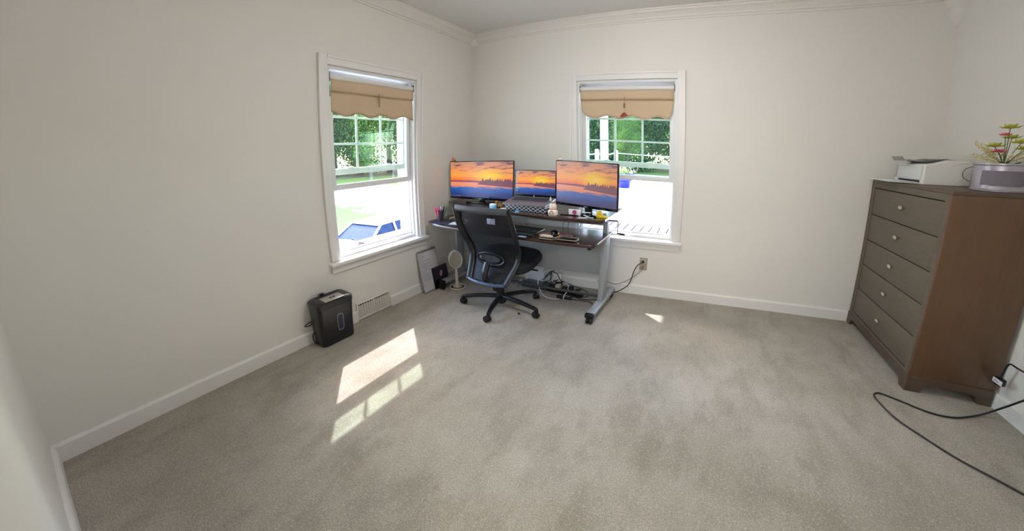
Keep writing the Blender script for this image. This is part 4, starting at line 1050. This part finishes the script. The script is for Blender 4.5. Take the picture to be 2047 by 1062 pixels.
CB = [
 ('white cable looping in a wide ring over the carpet', 'cord_white', .0038, [(.93, -.22, .13), (.915, -.25, .09), (.94, -.28, .04), (1.00, -.335, .005), (1.06, -.385, .005), (1.13, -.40, .005), (1.19, -.36, .006), (1.22, -.28, .045), (1.215, -.24, .085), (1.17, -.20, .10)]),
 ('white cable bent in a loop against the white panel', 'cord_white', .0038, [(.93, -.16, .09), (.925, -.15, .14), (.96, -.12, .165), (1.03, -.10, .185), (1.07, -.08, .17)]),
 ('white cable forked on the floor left of the router box', 'cord_white', .0036, [(.64, -.35, .06), (.665, -.30, .02), (.685, -.29, .006), (.70, -.27, .03), (.74, -.24, .075)]),
 ('black cable coiled high on the wall under the desk', 'cord', .0035, [(.90, -.02, .28), (.90, -.03, .32), (.94, -.03, .335), (.99, -.02, .315), (.97, -.03, .275), (.92, -.03, .26), (1.03, -.02, .27), (1.06, -.02, .30)]),
 ('black cable draped from the wall over the white charger', 'cord', .0035, [(1.10, -.02, .29), (1.09, -.03, .23), (1.03, -.05, .20), (.98, -.08, .14), (.97, -.10, .08), (1.0, -.14, .055)]),
 ('black cable arching over the power strip', 'cord', .004, [(.96, -.19, .12), (1.0, -.16, .17), (1.06, -.15, .155), (1.10, -.16, .10), (1.16, -.19, .095), (1.24, -.20, .08), (1.32, -.19, .055), (1.38, -.19, .03), (1.40, -.22, .006), (1.35, -.27, .005), (1.25, -.29, .005)]),
 ('thick black cable running right to the desk leg', 'cord', .005, [(1.00, -.27, .045), (1.08, -.28, .055), (1.18, -.285, .045), (1.28, -.30, .02), (1.38, -.31, .008), (1.50, -.27, .007), (1.54, -.26, .007)]),
 ('black cable lying toward the desk foot', 'cord', .004, [(1.30, -.345, .008), (1.38, -.34, .006), (1.46, -.34, .006), (1.52, -.40, .006)]),
 ('tangled black cable between router box and charger', 'cord', .004, [(.90, -.13, .06), (.95, -.16, .10), (.99, -.12, .15), (1.00, -.15, .09), (.95, -.18, .06), (1.02, -.20, .075), (1.08, -.17, .10), (1.02, -.14, .07)]),
 ('grey cable looped behind the chair base', 'cord_grey', .0035, [(.62, -.20, .04), (.60, -.18, .10), (.64, -.17, .15), (.70, -.17, .16), (.68, -.22, .07), (.72, -.26, .03), (.80, -.28, .006)]),
 ('grey cable running on the floor behind the desk foot', 'cord_grey', .0035, [(.86, -.29, .006), (.98, -.30, .006), (1.10, -.305, .006), (1.25, -.31, .006)]),
 ('thin black cable hanging from junction to adapter pile', 'cord', .003, [(1.03, -.03, .30), (1.0, -.03, .24), (.97, -.06, .17), (.96, -.09, .10)]),
]
for lab, mt, r, pts in CB:
    tag(MB().tube(smoothcurve(pts, 7), r, 6).build('cable', mt), lab, 'cable', 'cables under the desk')
# cords from the desk to the outlet
t = thing('mains_cord', 'black cord plugged into the beige outlet, dipping to the floor', 'cord', (1.84, -.03, .32))
MB().box((ox-.014, -.035, oz+.014), (ox+.012, -.0095, oz+.038), .006).build('plug_body', 'plastic_black', t)
MB().tube(smoothcurve([(ox-.005, -.03, oz+.022), (ox-.045, -.045, oz-.005), (ox-.075, -.04, .235), (ox-.09, -.04, .17), (ox-.115, -.04, .10), (ox-.17, -.04, .045), (ox-.23, -.05, .012), (ox-.30, -.06, .006), (1.45, -.10, .005)]), .0042, 8).build('cable', 'cord', t)
t = thing('mains_cord', 'thin grey cord from the beige outlet to the desk leg', 'cord', (1.84, -.03, .28))
MB().tube(smoothcurve([(ox, -.012, oz-.040), (ox-.03, -.02, .22), (ox-.09, -.025, .165), (ox-.16, -.03, .115), (ox-.24, -.03, .085), (ox-.33, -.03, .095), (ox-.42, -.05, .10)]), .003, 8).build('cable', 'cord_grey', t)
MB().box((ox-.008, -.022, oz-.045), (ox+.008, -.0095, oz-.028), .004).build('plug_body', 'cord_grey', t)

# ------------------------------------------------------------------ dresser
DX0, DX1, DY0, DY1, DH = 3.635, 4.02, -.893, -.012, 1.172
t = thing('dresser', 'tall brown five-drawer dresser with nickel knobs against the right wall', 'dresser', ((DX0+DX1)/2, (DY0+DY1)/2, 0))
LH = .085
MB().box((DX0, DY0, DH-.022), (DX1, DY1, DH), .003).build('top', 'dresser', t)
MB().box((DX0, DY0, LH), (DX1, DY0+.022, DH-.022), .002).build('side_panel', 'dresser_side', t)
MB().box((DX0, DY1-.022, LH), (DX1, DY1, DH-.022), .002).build('side_panel', 'dresser_side', t)
MB().box((DX1-.01, DY0+.022, LH), (DX1, DY1-.022, DH-.022)).build('back_panel', 'dresser', t)
MB().box((DX0+.001, DY0+.022, DH-.058), (DX0+.02, DY1-.022, DH-.022)).build('face_rail', 'dresser_front', t)
MB().box((DX0+.001, DY0+.022, LH), (DX0+.02, DY1-.022, LH+.03)).build('face_rail', 'dresser_front', t)
for y0, y1 in ((DY0+.022, DY0+.052), (DY1-.052, DY1-.022)): MB().box((DX0+.001, y0, LH+.03), (DX0+.02, y1, DH-.058)).build('face_stile', 'dresser_front', t)
MB().box((DX0+.016, DY0+.05, LH+.02), (DX0+.022, DY1-.05, DH-.05)).build('carcass', 'hole', t)
z0, z1 = LH+.034, DH-.062
n = 5; hgt = (z1-z0)/n
for k in range(n):
    a, b2 = z0+k*hgt+.003, z0+(k+1)*hgt-.003
    dr = MB().box((DX0+.003, DY0+.056, a), (DX0+.022, DY1-.056, b2), .0025).build('drawer', 'dresser_front', t)
    kn = (DX0+.003, (DY0+DY1)/2-.01, (a+b2)/2+.008)
    b = MB(); b.frus(kn, (kn[0]-.012, kn[1], kn[2]), .005, .0045, 10)
    b.build('knob_stem', 'chrome', dr)
    b = MB(); b.frus((kn[0]-.010, kn[1], kn[2]), (kn[0]-.016, kn[1], kn[2]), .013, .016, 18); b.frus((kn[0]-.016, kn[1], kn[2]), (kn[0]-.020, kn[1], kn[2]), .016, .010, 18)
    for v in b.b.verts: v.co.y = kn[1]+(v.co.y-kn[1])*1.45; v.co.z = kn[2]+(v.co.z-kn[2])*.75
    b.build('knob', 'chrome', dr)
# base moulding with bracket feet
def bracket(axis, a, b_, at0, at1, name):
    L_ = b_-a; f = .075
    poly = [(a, 0), (a+f*.75, 0), (a+f*.85, .02), (a+f, .045), (a+f*1.5, .055), (b_-f*1.5, .055), (b_-f, .045), (b_-f*.85, .02), (b_-f*.75, 0), (b_, 0), (b_, LH+.012), (a, LH+.012)]
    MB().prism(poly, axis, at0, at1).build(name, 'dresser', t, smooth=False, bevel=.002)
bracket('x', DY0-.004, DY1+.002, DX0-.006, DX0+.016, 'base_bracket')
bracket('y', DX0+.016, DX1, DY0-.004, DY0+.018, 'base_bracket')
bracket('y', DX0+.016, DX1, DY1-.020, DY1+.002, 'base_bracket')

# ------------------------------------------------------------------ printer, vases, flowers
t = thing('printer', 'white laser printer with open paper trays on top of the dresser', 'printer', (3.85, -.27, DH))
PX0, PX1, PY0, PY1 = 3.735, 3.985, -.435, -.125
body = [(PX0, DH), (PX1, DH), (PX1, DH+.150), (PX0+.13, DH+.160), (PX0+.06, DH+.138), (PX0+.004, DH+.128)]
MB().prism(body, 'y', PY0, PY1).build('body', 'white_plastic', t, smooth=False, bevel=.006)
MB().box((PX0-.004, PY0+.02, DH+.030), (PX0+.002, PY1-.02, DH+.120), .002).build('front_cover', mat('printer_front', (214, 218, 216), .4), t)
MB().box((PX0-.003, PY0+.03, DH+.012), (PX0+.003, PY1-.04, DH+.026), .001).build('feed_slot', 'hole', t)
b = MB(); b.prism([(PX0-.175, DH+.012), (PX0, DH+.008), (PX0, DH+.003), (PX0-.175, DH+.008)], 'y', PY0+.015, PY1-.01); b.build('paper_tray', 'white_plastic', t, smooth=False)
MB().box((PX0-.165, PY0+.03, DH+.0125), (PX0-.01, PY1-.03, DH+.0145)).build('paper_stack', 'paper', t)
for v in (1,):
    MB().box((PX0-.02, PY1-.035, DH+.012), (PX0-.004, PY1-.028, DH+.034), .001).build('paper_guide', 'white_plastic', t)
b = MB(); b.prism([(PX0+.20, DH+.157), (PX0+.13, DH+.166), (PX0+.05, DH+.152), (PX0+.03, DH+.146), (PX0+.06, DH+.140), (PX0+.13, DH+.158)], 'y', PY0+.045, PY1-.04)
b.build('output_bay', 'dark_grey', t, smooth=False)
b = MB(); b.prism([(PX0+.05, DH+.150), (PX0-.04, DH+.158), (PX0-.062, DH+.154), (PX0-.082, DH+.176), (PX0-.086, DH+.174), (PX0-.066, DH+.148), (PX0-.04, DH+.150), (PX0+.05, DH+.143)], 'y', PY0+.10, PY1-.08)
b.build('output_flap', mat('smoke_grey_plastic', (150, 150, 146), .3), t, smooth=False)
tag(MB().lathe([(.045, 0), (.05, .004), (.056, .13), (.058, .138), (.054, .138), (.048, .008)], (3.955, -.60, DH), 28).build('white_vase', 'white_plastic'), 'plain white vase between the printer and the metal planter', 'vase')

PC = (3.895, -.765, DH)
t = thing('metal_planter', 'oval galvanised planter with dark label at the dresser corner', 'planter', PC)
MB().lathe([(.096, 0), (.100, .003), (.101, .012), (.098, .016), (.101, .135), (.106, .140), (.106, .147), (.098, .147), (.095, .13), (.092, .10)], PC, 40, 1.05, .95).build('bucket', 'galv', t)
# label follows the curved front, facing the room
def lb(u, v):
    a = math.radians(200+u*85); r = .1035
    return Vector((PC[0]+r*1.05*math.cos(a), PC[1]+r*.95*math.sin(a), PC[2]+.035+.075*v))
MB().grid(lb, 18, 3).build('label_plate', 'galv_dark', t)
MB().tube(smoothcurve([(PC[0]-.095, PC[1]+.03, PC[2]+.13), (PC[0]-.125, PC[1]+.045, PC[2]+.11), (PC[0]-.13, PC[1]+.045, PC[2]+.07), (PC[0]-.105, PC[1]+.03, PC[2]+.045)]), .0022, 6).build('handle', 'dark_grey', t)
ft = thing('flower_arrangement', 'artificial lime and pink flowers with dried grasses in the metal planter', 'flowers', (PC[0], PC[1], DH+.06))
rnd = random.Random(11)
b = MB(); b.lathe([(.085, .10), (.088, .112), (.05, .128), (.001, .132)], PC, 20); b.build('moss', mat('dark_moss', (78, 88, 66), .9, var=.3, scale=60), ft)
def blade(p0, d, L_, w_, droop, mt, nm):
    b = MB(); d = Vector(d).normalized(); s_ = Vector((-d.y, d.x, 0)).normalized(); V = []
    for k in range(9):
        t_ = k/8; p = Vector(p0)+d*L_*t_+Vector((0, 0, -droop*t_*t_)); wk = w_*math.sin(PI*min(1, .12+t_*.88))*(1-.3*t_)
        V.append((b.b.verts.new(p-s_*wk), b.b.verts.new(p+s_*wk)))
    for a, c in zip(V, V[1:]): b.b.faces.new((a[0], a[1], c[1], c[0]))
    o = b.build(nm, mt, ft); so = o.modifiers.new('s', 'SOLIDIFY'); so.thickness = .0006; return o
top0 = Vector(PC)+Vector((0, 0, .13))
vl = Vector((-.45, -.25, 0))   # toward the room
for d, L_, w_, dr in (((-.50, .52, .55), .20, .0045, .07), ((-.5, .45, .35), .22, .0045, .12), ((-.6, .35, .15), .17, .004, .16), ((-.45, .6, .20), .20, .004, .05), ((-.7, .2, .5), .15, .004, .06), ((.2, -.5, .6), .2, .004, .1), ((-.2, -.6, .5), .2, .004, .1), ((-.1, .5, .7), .16, .005, .06)):
    blade(top0, d, L_, w_, dr, 'blade', 'leaf_blade')
for k in range(34):
    a = rnd.uniform(0, 2*PI); d = (math.cos(a)*.8, math.sin(a)*.8, rnd.uniform(.1, .7))
    blade(top0+Vector((rnd.uniform(-.04, .04), rnd.uniform(-.04, .04), 0)), d, rnd.uniform(.06, .10), .010, .02, mat('sage_leaf', (96, 116, 88), .6, var=.2), 'leaf')
for k in range(20):
    a = rnd.uniform(0, 2*PI) if k > 9 else rnd.uniform(1.6, 4.0); L_ = rnd.uniform(.10, .22); up_ = rnd.uniform(.3, 1.2)
    d = Vector((math.cos(a)*.6, math.sin(a)*.6, up_)).normalized(); b = MB()
    pts = [top0+d*L_*j/6+Vector((0, 0, -.05*(j/6)**2)) for j in range(7)]
    b.tube(pts, .0012, 4)
    for j in range(16):
        q = pts[3]+(pts[6]-pts[3])*(j/15)+Vector((rnd.uniform(-.007, .007), rnd.uniform(-.007, .007), rnd.uniform(-.006, .006)))
        b.lathe([(.001, -.004), (.0035, 0), (.001, .004)], q, 5)
    b.build('dried_stem', 'stem', ft)
for k, (dx, dy, dz, r, mt) in enumerate(((-.035, -.045, .195, .042, 'lime'), (-.05, .0, .105, .042, 'lime'), (.0, -.07, .12, .042, 'lime'), (-.05, -.03, .075, .032, 'pinkp'), (.03, .03, .15, .038, 'lime'), (-.055, -.055, .160, .024, 'pinkp'), (.05, -.03, .09, .04, 'lime'))):
    c_ = top0+Vector((dx, dy, dz)); b = MB()
    for lay in range(3):
        for j in range(7):
            a = 2*PI*j/7+lay*.45; rr = r*(1-.25*lay); ph = .25+.45*lay
            o0 = Vector((math.cos(a), math.sin(a), 0)); s_ = Vector((-math.sin(a), math.cos(a), 0))
            tip = c_+o0*rr*math.cos(ph)+Vector((0, 0, rr*math.sin(ph)))
            mid_ = c_+o0*rr*.55*math.cos(ph*.6)+Vector((0, 0, rr*.35*math.sin(ph)-.004))
            v_ = [b.b.verts.new(q) for q in (c_, mid_-s_*rr*.32, tip, mid_+s_*rr*.32)]
            b.b.faces.new(v_)
    fl = b.build('blossom', mt, ft); so = fl.modifiers.new('s', 'SOLIDIFY'); so.thickness = .0015
    MB().lathe([(.001, -.004), (r*.25, 0), (r*.15, r*.35), (.001, r*.4)], c_, 10).build('centre', 'pinkp' if mt == 'lime' else 'lime', fl)
    MB().tube([top0, (top0+c_)/2+Vector((0, 0, .01)), c_], .0018, 5).build('stem', 'blade', fl)

# ------------------------------------------------------------------ cord on the carpet at right
t = thing('extension_cord', 'long black cord looping over the carpet in front of the dresser', 'cord', (3.7, -1.3, 0))
pts = [(4.15-.15, -1.01, .30), (3.995, -.955, .305), (3.992, -.935, .27), (3.99, -.93, .21)]
MB().tube(smoothcurve([(4.02, -1.40, .31), (4.0, -1.20, .315), (3.992, -1.01, .305), (3.99, -.955, .30), (3.99, -.94, .24), (3.992, -.935, .20)]), .0042, 8).build('cable', 'cord', t)
lp_ = [(4.015, -1.28, .42), (3.985, -1.13, .25), (3.97, -1.03, .10), (3.93, -1.0, .02), (3.86, -1.03, .006), (3.76, -1.075, .006), (3.66, -1.075, .006), (3.55, -1.02, .006), (3.47, -.985, .006), (3.43, -1.02, .006), (3.435, -1.09, .006), (3.46, -1.19, .006), (3.52, -1.28, .006), (3.60, -1.38, .006), (3.70, -1.46, .006), (3.80, -1.55, .006), (3.92, -1.70, .006), (3.97, -1.9, .006), (3.98, -2.3, .006)]
MB().tube(smoothcurve(lp_, 8), .0045, 8).build('cable', 'cord', t)
MB().box((3.975, -.955, .165), (4.005, -.918, .205), .005).build('plug_body', 'plastic_black', t)
tg = MB().box((3.968, -.975, .178), (3.973, -.925, .202), .001).build('warning_tag', 'paper', t)
MB().box((3.9672, -.962, .189), (3.968, -.934, .193)).build('tag_print', 'red', tg)

# ------------------------------------------------------------------ outside
def ss(x): x = min(max(x, 0), 1); return x*x*(3-2*x)
def gh(x, y): return -.55-1.75*ss((-x-3.0)/4.5)+1.1*ss((-x-13)/8)
b = MB(); xs = [30-i*1.0 for i in range(111)]; ys = [-30+i*2.0 for i in range(61)]
V = [[b.b.verts.new((x, y, gh(x, y))) for y in ys] for x in xs]
for i in range(len(xs)-1):
    for j in range(len(ys)-1):
        # leave out the cells under the house
        b.b.faces.new((V[i][j], V[i+1][j], V[i+1][j+1], V[i][j+1]))
g = b.build('yard_ground', 'ground'); g['kind'] = 'structure'
struct(MB().box((-T-.0, D-1.8, -2.6), (W+T, T, -.13)).build('trim_8', mat('foundation', (150, 148, 144), .9)))
# deck
t = thing('wooden_deck', 'sunlit wooden deck of narrow boards outside the back window', 'deck', (1.3, 1.9, -.10))
MB().box((-2.6, .18, -.30), (4.2, 3.55, -.135)).build('joists', mat('deck_joist_wood', (96, 80, 72), .9), t)  # darker wood under the boards, visible in the gaps
m0 = None
x = -2.6; k = 0
while x < 4.2:
    if m0 is None:
        m0 = MB().box((-.071, -1.72, -.013), (.071, 1.72, .013), .003).build('board', 'deck', t); o = m0
    else:
        o = m0.copy(); C.objects.link(o)
    o.matrix_basis = Matrix.Translation((x+.08, 1.90, -.113)) @ Matrix.Rotation(.0, 4, 'Z')
    o.scale = (1.0, 1, 1)
    x += .160; k += 1
t = thing('porch_post', 'tall white square porch post at the deck edge beyond the back window', 'post', (.36, 3.62, -.1))
MB().box((.295, 3.555, -.10), (.425, 3.685, 2.9), .006).build('shaft', 'post', t)
MB().box((.275, 3.535, -.10), (.445, 3.705, .02), .006).build('plinth', 'post', t)
MB().box((.27, 3.53, 2.86), (.45, 3.71, 2.95), .006).build('cap', 'post', t)
for (x, y, lab) in ((.19, 3.68, 'short white rail post left of the tall porch post'), (.575, 3.70, 'short white rail post right of the tall porch post'), (2.3, 3.72, 'short white rail post at the far right of the deck edge')):
    t = thing('rail_post', lab, 'post', (x, y, -.1), group='short posts of the rope rail')
    MB().box((x-.035, y-.035, -.10), (x+.035, y+.035, 1.26), .004).build('shaft', 'post', t)
    MB().lathe([(.036, 0), (.036, .004), (.02, .012), (.001, .014)], (x, y, 1.26), 4).build('cap', 'post', t)
tag(MB().tube(smoothcurve([(-1.6, 3.68, 1.18), (-.6, 3.68, 1.10), (.19, 3.74, 1.18), (.36, 3.76, 1.17), (.575, 3.76, 1.22)]), .012, 6).build('rope', 'post'), 'white rope sagging between the short rail posts', 'rope')
tag(MB().tube(smoothcurve([(.575, 3.76, 1.21), (1.4, 3.77, 1.195), (2.3, 3.78, 1.21)]), .008, 6).build('rope', 'post'), 'thin white rope stretched right of the short rail posts', 'rope')
# added unseen roof slab, placed to block sun from the back window
t = thing('sun_blocker_roof', 'added unseen white roof slab blocking sun from the back window', 'roof', (2.0, 1.0, 2.6))
MB().box((.15, T, 2.60), (4.2, 1.45, 2.68), .004).build('blocker_slab', 'post', t)
MB().box((.13, T, 2.55), (.17, 1.47, 2.72), .004).build('blocker_edge', 'post', t)
MB().box((.17, 1.43, 2.55), (4.2, 1.47, 2.72), .004).build('blocker_edge', 'post', t)
# unseen roof eave over the left wall, sized to cut the sun patch
struct(MB().box((-1.03, D-1.5, 2.56), (-T, 1.0, 2.64), .004).build('trim_9', 'post'))
# blue planter
bx_, by_ = -1.62, 13.6
gz = gh(bx_, by_)
t = thing('garden_planter', 'large blue glazed planter with green plant on the white drive', 'planter', (bx_, by_, gz))
MB().lathe([(.28, 0), (.30, .02), (.36, .30), (.44, .36), (.46, .56), (.50, .60), (.50, .66), (.46, .66), (.42, .5)], (bx_, by_, gz), 32).build('pot', 'planter_blue', t)
b = MB()
for k in range(260):
    a = rnd.uniform(0, 2*PI); r = rnd.uniform(0, .42); z = gz+.62+rnd.uniform(0, .32)*(1-r/.6)
    c_ = Vector((bx_+r*math.cos(a), by_+r*math.sin(a), z)); d = Vector((rnd.uniform(-1, 1), rnd.uniform(-1, 1), rnd.uniform(-.3, 1))).normalized()*.09
    s_ = d.cross(Vector((0, 0, 1))).normalized()*.03
    b.quad(c_, c_+d*.5+s_, c_+d, c_+d*.5-s_)
b.build('foliage', 'leaf', t, kind='stuff')

# car ---------------------------------------------------------------
CG = -2.30
t = thing('parked_car', 'white hatchback parked on the drive below the left window', 'car', (-6.7, 3.45, CG), 0, local=True)
def sec(x, w0, w1, zb, zm, zt):
    """car body section at x (length axis): lower width w0, shoulder width w1"""
    return [(x, -w0, zb), (x, -w0*1.02, (zb+zm)/2), (x, -w0, zm), (x, -w1, zt), (x, -w1*.5, zt+.025), (x, 0, zt+.035), (x, w1*.5, zt+.025), (x, w1, zt), (x, w0, zm), (x, w0*1.02, (zb+zm)/2), (x, w0, zb)]
SE = [(-2.05, .70, .62, .30, .62, .72), (-1.98, .80, .70, .24, .66, .80), (-1.6, .86, .76, .22, .70, .90), (-1.1, .88, .80, .22, .76, .98), (-.75, .88, .80, .22, .80, 1.02), (.6, .88, .80, .22, .84, 1.03), (1.5, .88, .80, .24, .86, 1.04), (1.9, .84, .76, .28, .84, 1.02), (2.0, .78, .70, .34, .78, .94)]
b = MB(); R = [[b.b.verts.new(p) for p in sec(*s_)] for s_ in SE]
for A, B in zip(R, R[1:]):
    for k in range(11): b.b.faces.new((A[k], A[(k+1) % 11], B[(k+1) % 11], B[k]))
b.b.faces.new(R[0][::-1]); b.b.faces.new(R[-1]); b.build('body', 'car_paint', t)
# cabin: pillars + roof in paint, glass inside
def cab(o, x0, x1, x2, x3, zt, wt, wb):
    b = MB(); q = [(x0, wb, 1.0), (x1, wt, zt), (x2, wt*.98, zt+.0), (x3, wb*.95, 1.0)]
    L_ = [[b.b.verts.new((x, -w-o, z)), b.b.verts.new((x, w+o, z))] for x, w, z in q]
    for A, B in zip(L_, L_[1:]): b.b.faces.new((A[0], A[1], B[1], B[0]))
    b.b.faces.new([l[0] for l in L_]); b.b.faces.new([l[1] for l in L_][::-1]); b.b.faces.new((L_[0][0], L_[3][0], L_[3][1], L_[0][1]))
    return b
cab(0, -.85, -.15, 1.25, 1.85, 1.415, .58, .77).build('window_glass', 'car_glass', t, smooth=False)
MB().box((-.22, -.60, 1.405), (1.30, .60, 1.45), .03).build('roof', 'car_paint', t)
for s_ in (-1, 1):
    for p, q, r in (((-.92, .79, .99), (-.16, .61, 1.42), .035), ((.42, .81, 1.0), (.45, .62, 1.42), .035), ((1.90, .76, 1.0), (1.25, .60, 1.42), .06), ((1.15, .80, 1.0), (1.10, .61, 1.42), .03)):
        MB().tube([(p[0], s_*p[1], p[2]), (q[0], s_*q[1], q[2])], r, 8).build('pillar', 'car_paint', t)
    mr = MB().box((-.70, s_*.86-.07 if s_ < 0 else s_*.86-.04, 1.0), (-.58, s_*.86+.04 if s_ < 0 else s_*.86+.07, 1.12), .03).build('wing_mirror', 'car_paint', t)
    for wx in (-1.35, 1.3):
        wh = MB().frus((wx, s_*.72, .32), (wx, s_*.885, .32), .32, .32, 26).build('wheel', 'rubber', t)
        MB().frus((wx, s_*.88, .32), (wx, s_*.895, .32), .20, .18, 20).build('hubcap', 'chrome', wh)
    MB().box((-2.03, s_*.62-.13, .58), (-1.90, s_*.62+.13, .72), .03).build('headlight', 'glass', t)
MB().box((-2.06, -.45, .34), (-2.0, .45, .48), .02).build('grille', 'rubber', t)
MB().tube([(-.86, -.5, 1.035), (-.72, .1, 1.09)], .012, 6).build('wiper', 'rubber', t)
t.rotation_euler = (0, 0, math.radians(100)); t.location = (-6.9, 3.5, CG)

# trees ---------------------------------------------------------------
def foliage_mesh(n, seed, mt, flat=1.0, leaf=.16):
    r = random.Random(seed); me = bpy.data.meshes.new('foliage'); vs = []; fs = []
    blobs = [(Vector((r.uniform(-.62, .62), r.uniform(-.62, .62), r.uniform(-.7, .8))), r.uniform(.28, .5)) for _ in range(26)]
    for i in range(n):
        c, br = blobs[r.randrange(len(blobs))]
        d = Vector((r.gauss(0, 1), r.gauss(0, 1), r.gauss(0, 1))).normalized()*br*(r.random()**.4)
        p = c+d; L_ = leaf*r.uniform(.6, 1.3)*.5
        a = Vector((r.uniform(-1, 1), r.uniform(-1, 1), r.uniform(-1, 1))).normalized()*L_
        s_ = a.cross(Vector((r.uniform(-1, 1), r.uniform(-1, 1), r.uniform(-1, 1)))).normalized()*L_*.6
        k = len(vs); vs += [p-a, p+s_, p+a, p-s_]; fs.append((k, k+1, k+2, k+3))
    me.from_pydata([tuple(v) for v in vs], [], fs); me.materials.append(M[mt]); return me
FM = [foliage_mesh(30000, 1, 'leaf', leaf=.046), foliage_mesh(32000, 2, 'leaf_dark', leaf=.044), foliage_mesh(22000, 3, 'leaf', leaf=.045)]
def tree(x, y, s, kind, lab, grp, zf=1.25):
    z = gh(x, y)
    t = thing('tree', lab, 'tree', (x, y, z), rnd.uniform(0, 6), group=grp, local=True)
    o = bpy.data.objects.new('foliage', FM[kind]); C.objects.link(o); o.parent = t; o.scale = (s, s, s*zf); o.location = (0, 0, s*zf*.86+.6); o['kind'] = 'stuff'
    b = MB(); h = s*zf*1.3
    b.tube([(0, 0, -.2), (.08, .02, h*.3), (-.06, .05, h*.6), (.05, 0, h)], [s*.07, s*.055, s*.04, s*.015], 8)
    for k in range(5):
        a = k*1.3; z0_ = h*(.35+.11*k)
        b.tube([(0, 0, z0_), (math.cos(a)*s*.25, math.sin(a)*s*.25, z0_+s*.2), (math.cos(a)*s*.5, math.sin(a)*s*.5, z0_+s*.5)], [s*.025, s*.018, s*.006], 6)
    b.build('trunk', 'bark', t)
# wood beyond the drive, seen through the left window
ordn = ['first', 'second', 'third', 'fourth', 'fifth', 'sixth', 'seventh', 'eighth']
ROW = [((-34, 13.0), 5, 0), ((-32.5, 17.5), 5.2, 1), ((-31.5, 20.2), 4.8, 0), ((-30, 23.2), 5.2, 2), ((-27.5, 26.5), 5.2, 1), ((-26, 31), 5.2, 0)]
for k, ((x, y), s, kd) in enumerate(ROW):
    tree(x*1.02, y*1.02, s, kd, ['pale green', 'darker green', 'pale green', 'light feathery green', 'darker green', 'pale green'][k]+' tree across the drive, %s from the left through the left window' % ordn[k], 'trees beyond the drive, left side')
for k, ((x, y), s, kd) in enumerate((((-47, 20), 8, 0), ((-44.5, 29), 8, 1), ((-40, 38), 8, 0))):
    tree(x, y, s, kd, 'taller tree of the back row in the wood, %s' % ('leftmost', 'middle one', 'rightmost')[k]+' through the left window', 'trees beyond the drive, left side')
for k, ((x, y), s, kd) in enumerate((((-9.6, 26.4), 4.3, 1), ((-6.3, 27.4), 4.3, 1), ((-3.2, 27.2), 4.0, 1), ((-.2, 28.0), 4.3, 1), ((3.4, 28.5), 4.5, 0))):
    tree(x, y, s, kd, 'dense green tree behind the white porch post, %s from the left through the back window' % ordn[k], 'trees behind the deck')
for k, ((x, y), s, kd) in enumerate((((-12.5, 36), 7, 1), ((-5, 37), 7.5, 1), ((3, 37), 7, 1))):
    tree(x, y, s, kd, 'taller dark tree of the back row, %s' % ('leftmost', 'middle one', 'rightmost')[k]+' through the back window', 'trees behind the deck')
tree(-3.6, 23.4, 1.5, 2, 'small bright yellow-green shrub before the dark trees behind the deck', 'trees behind the deck', zf=1.6)
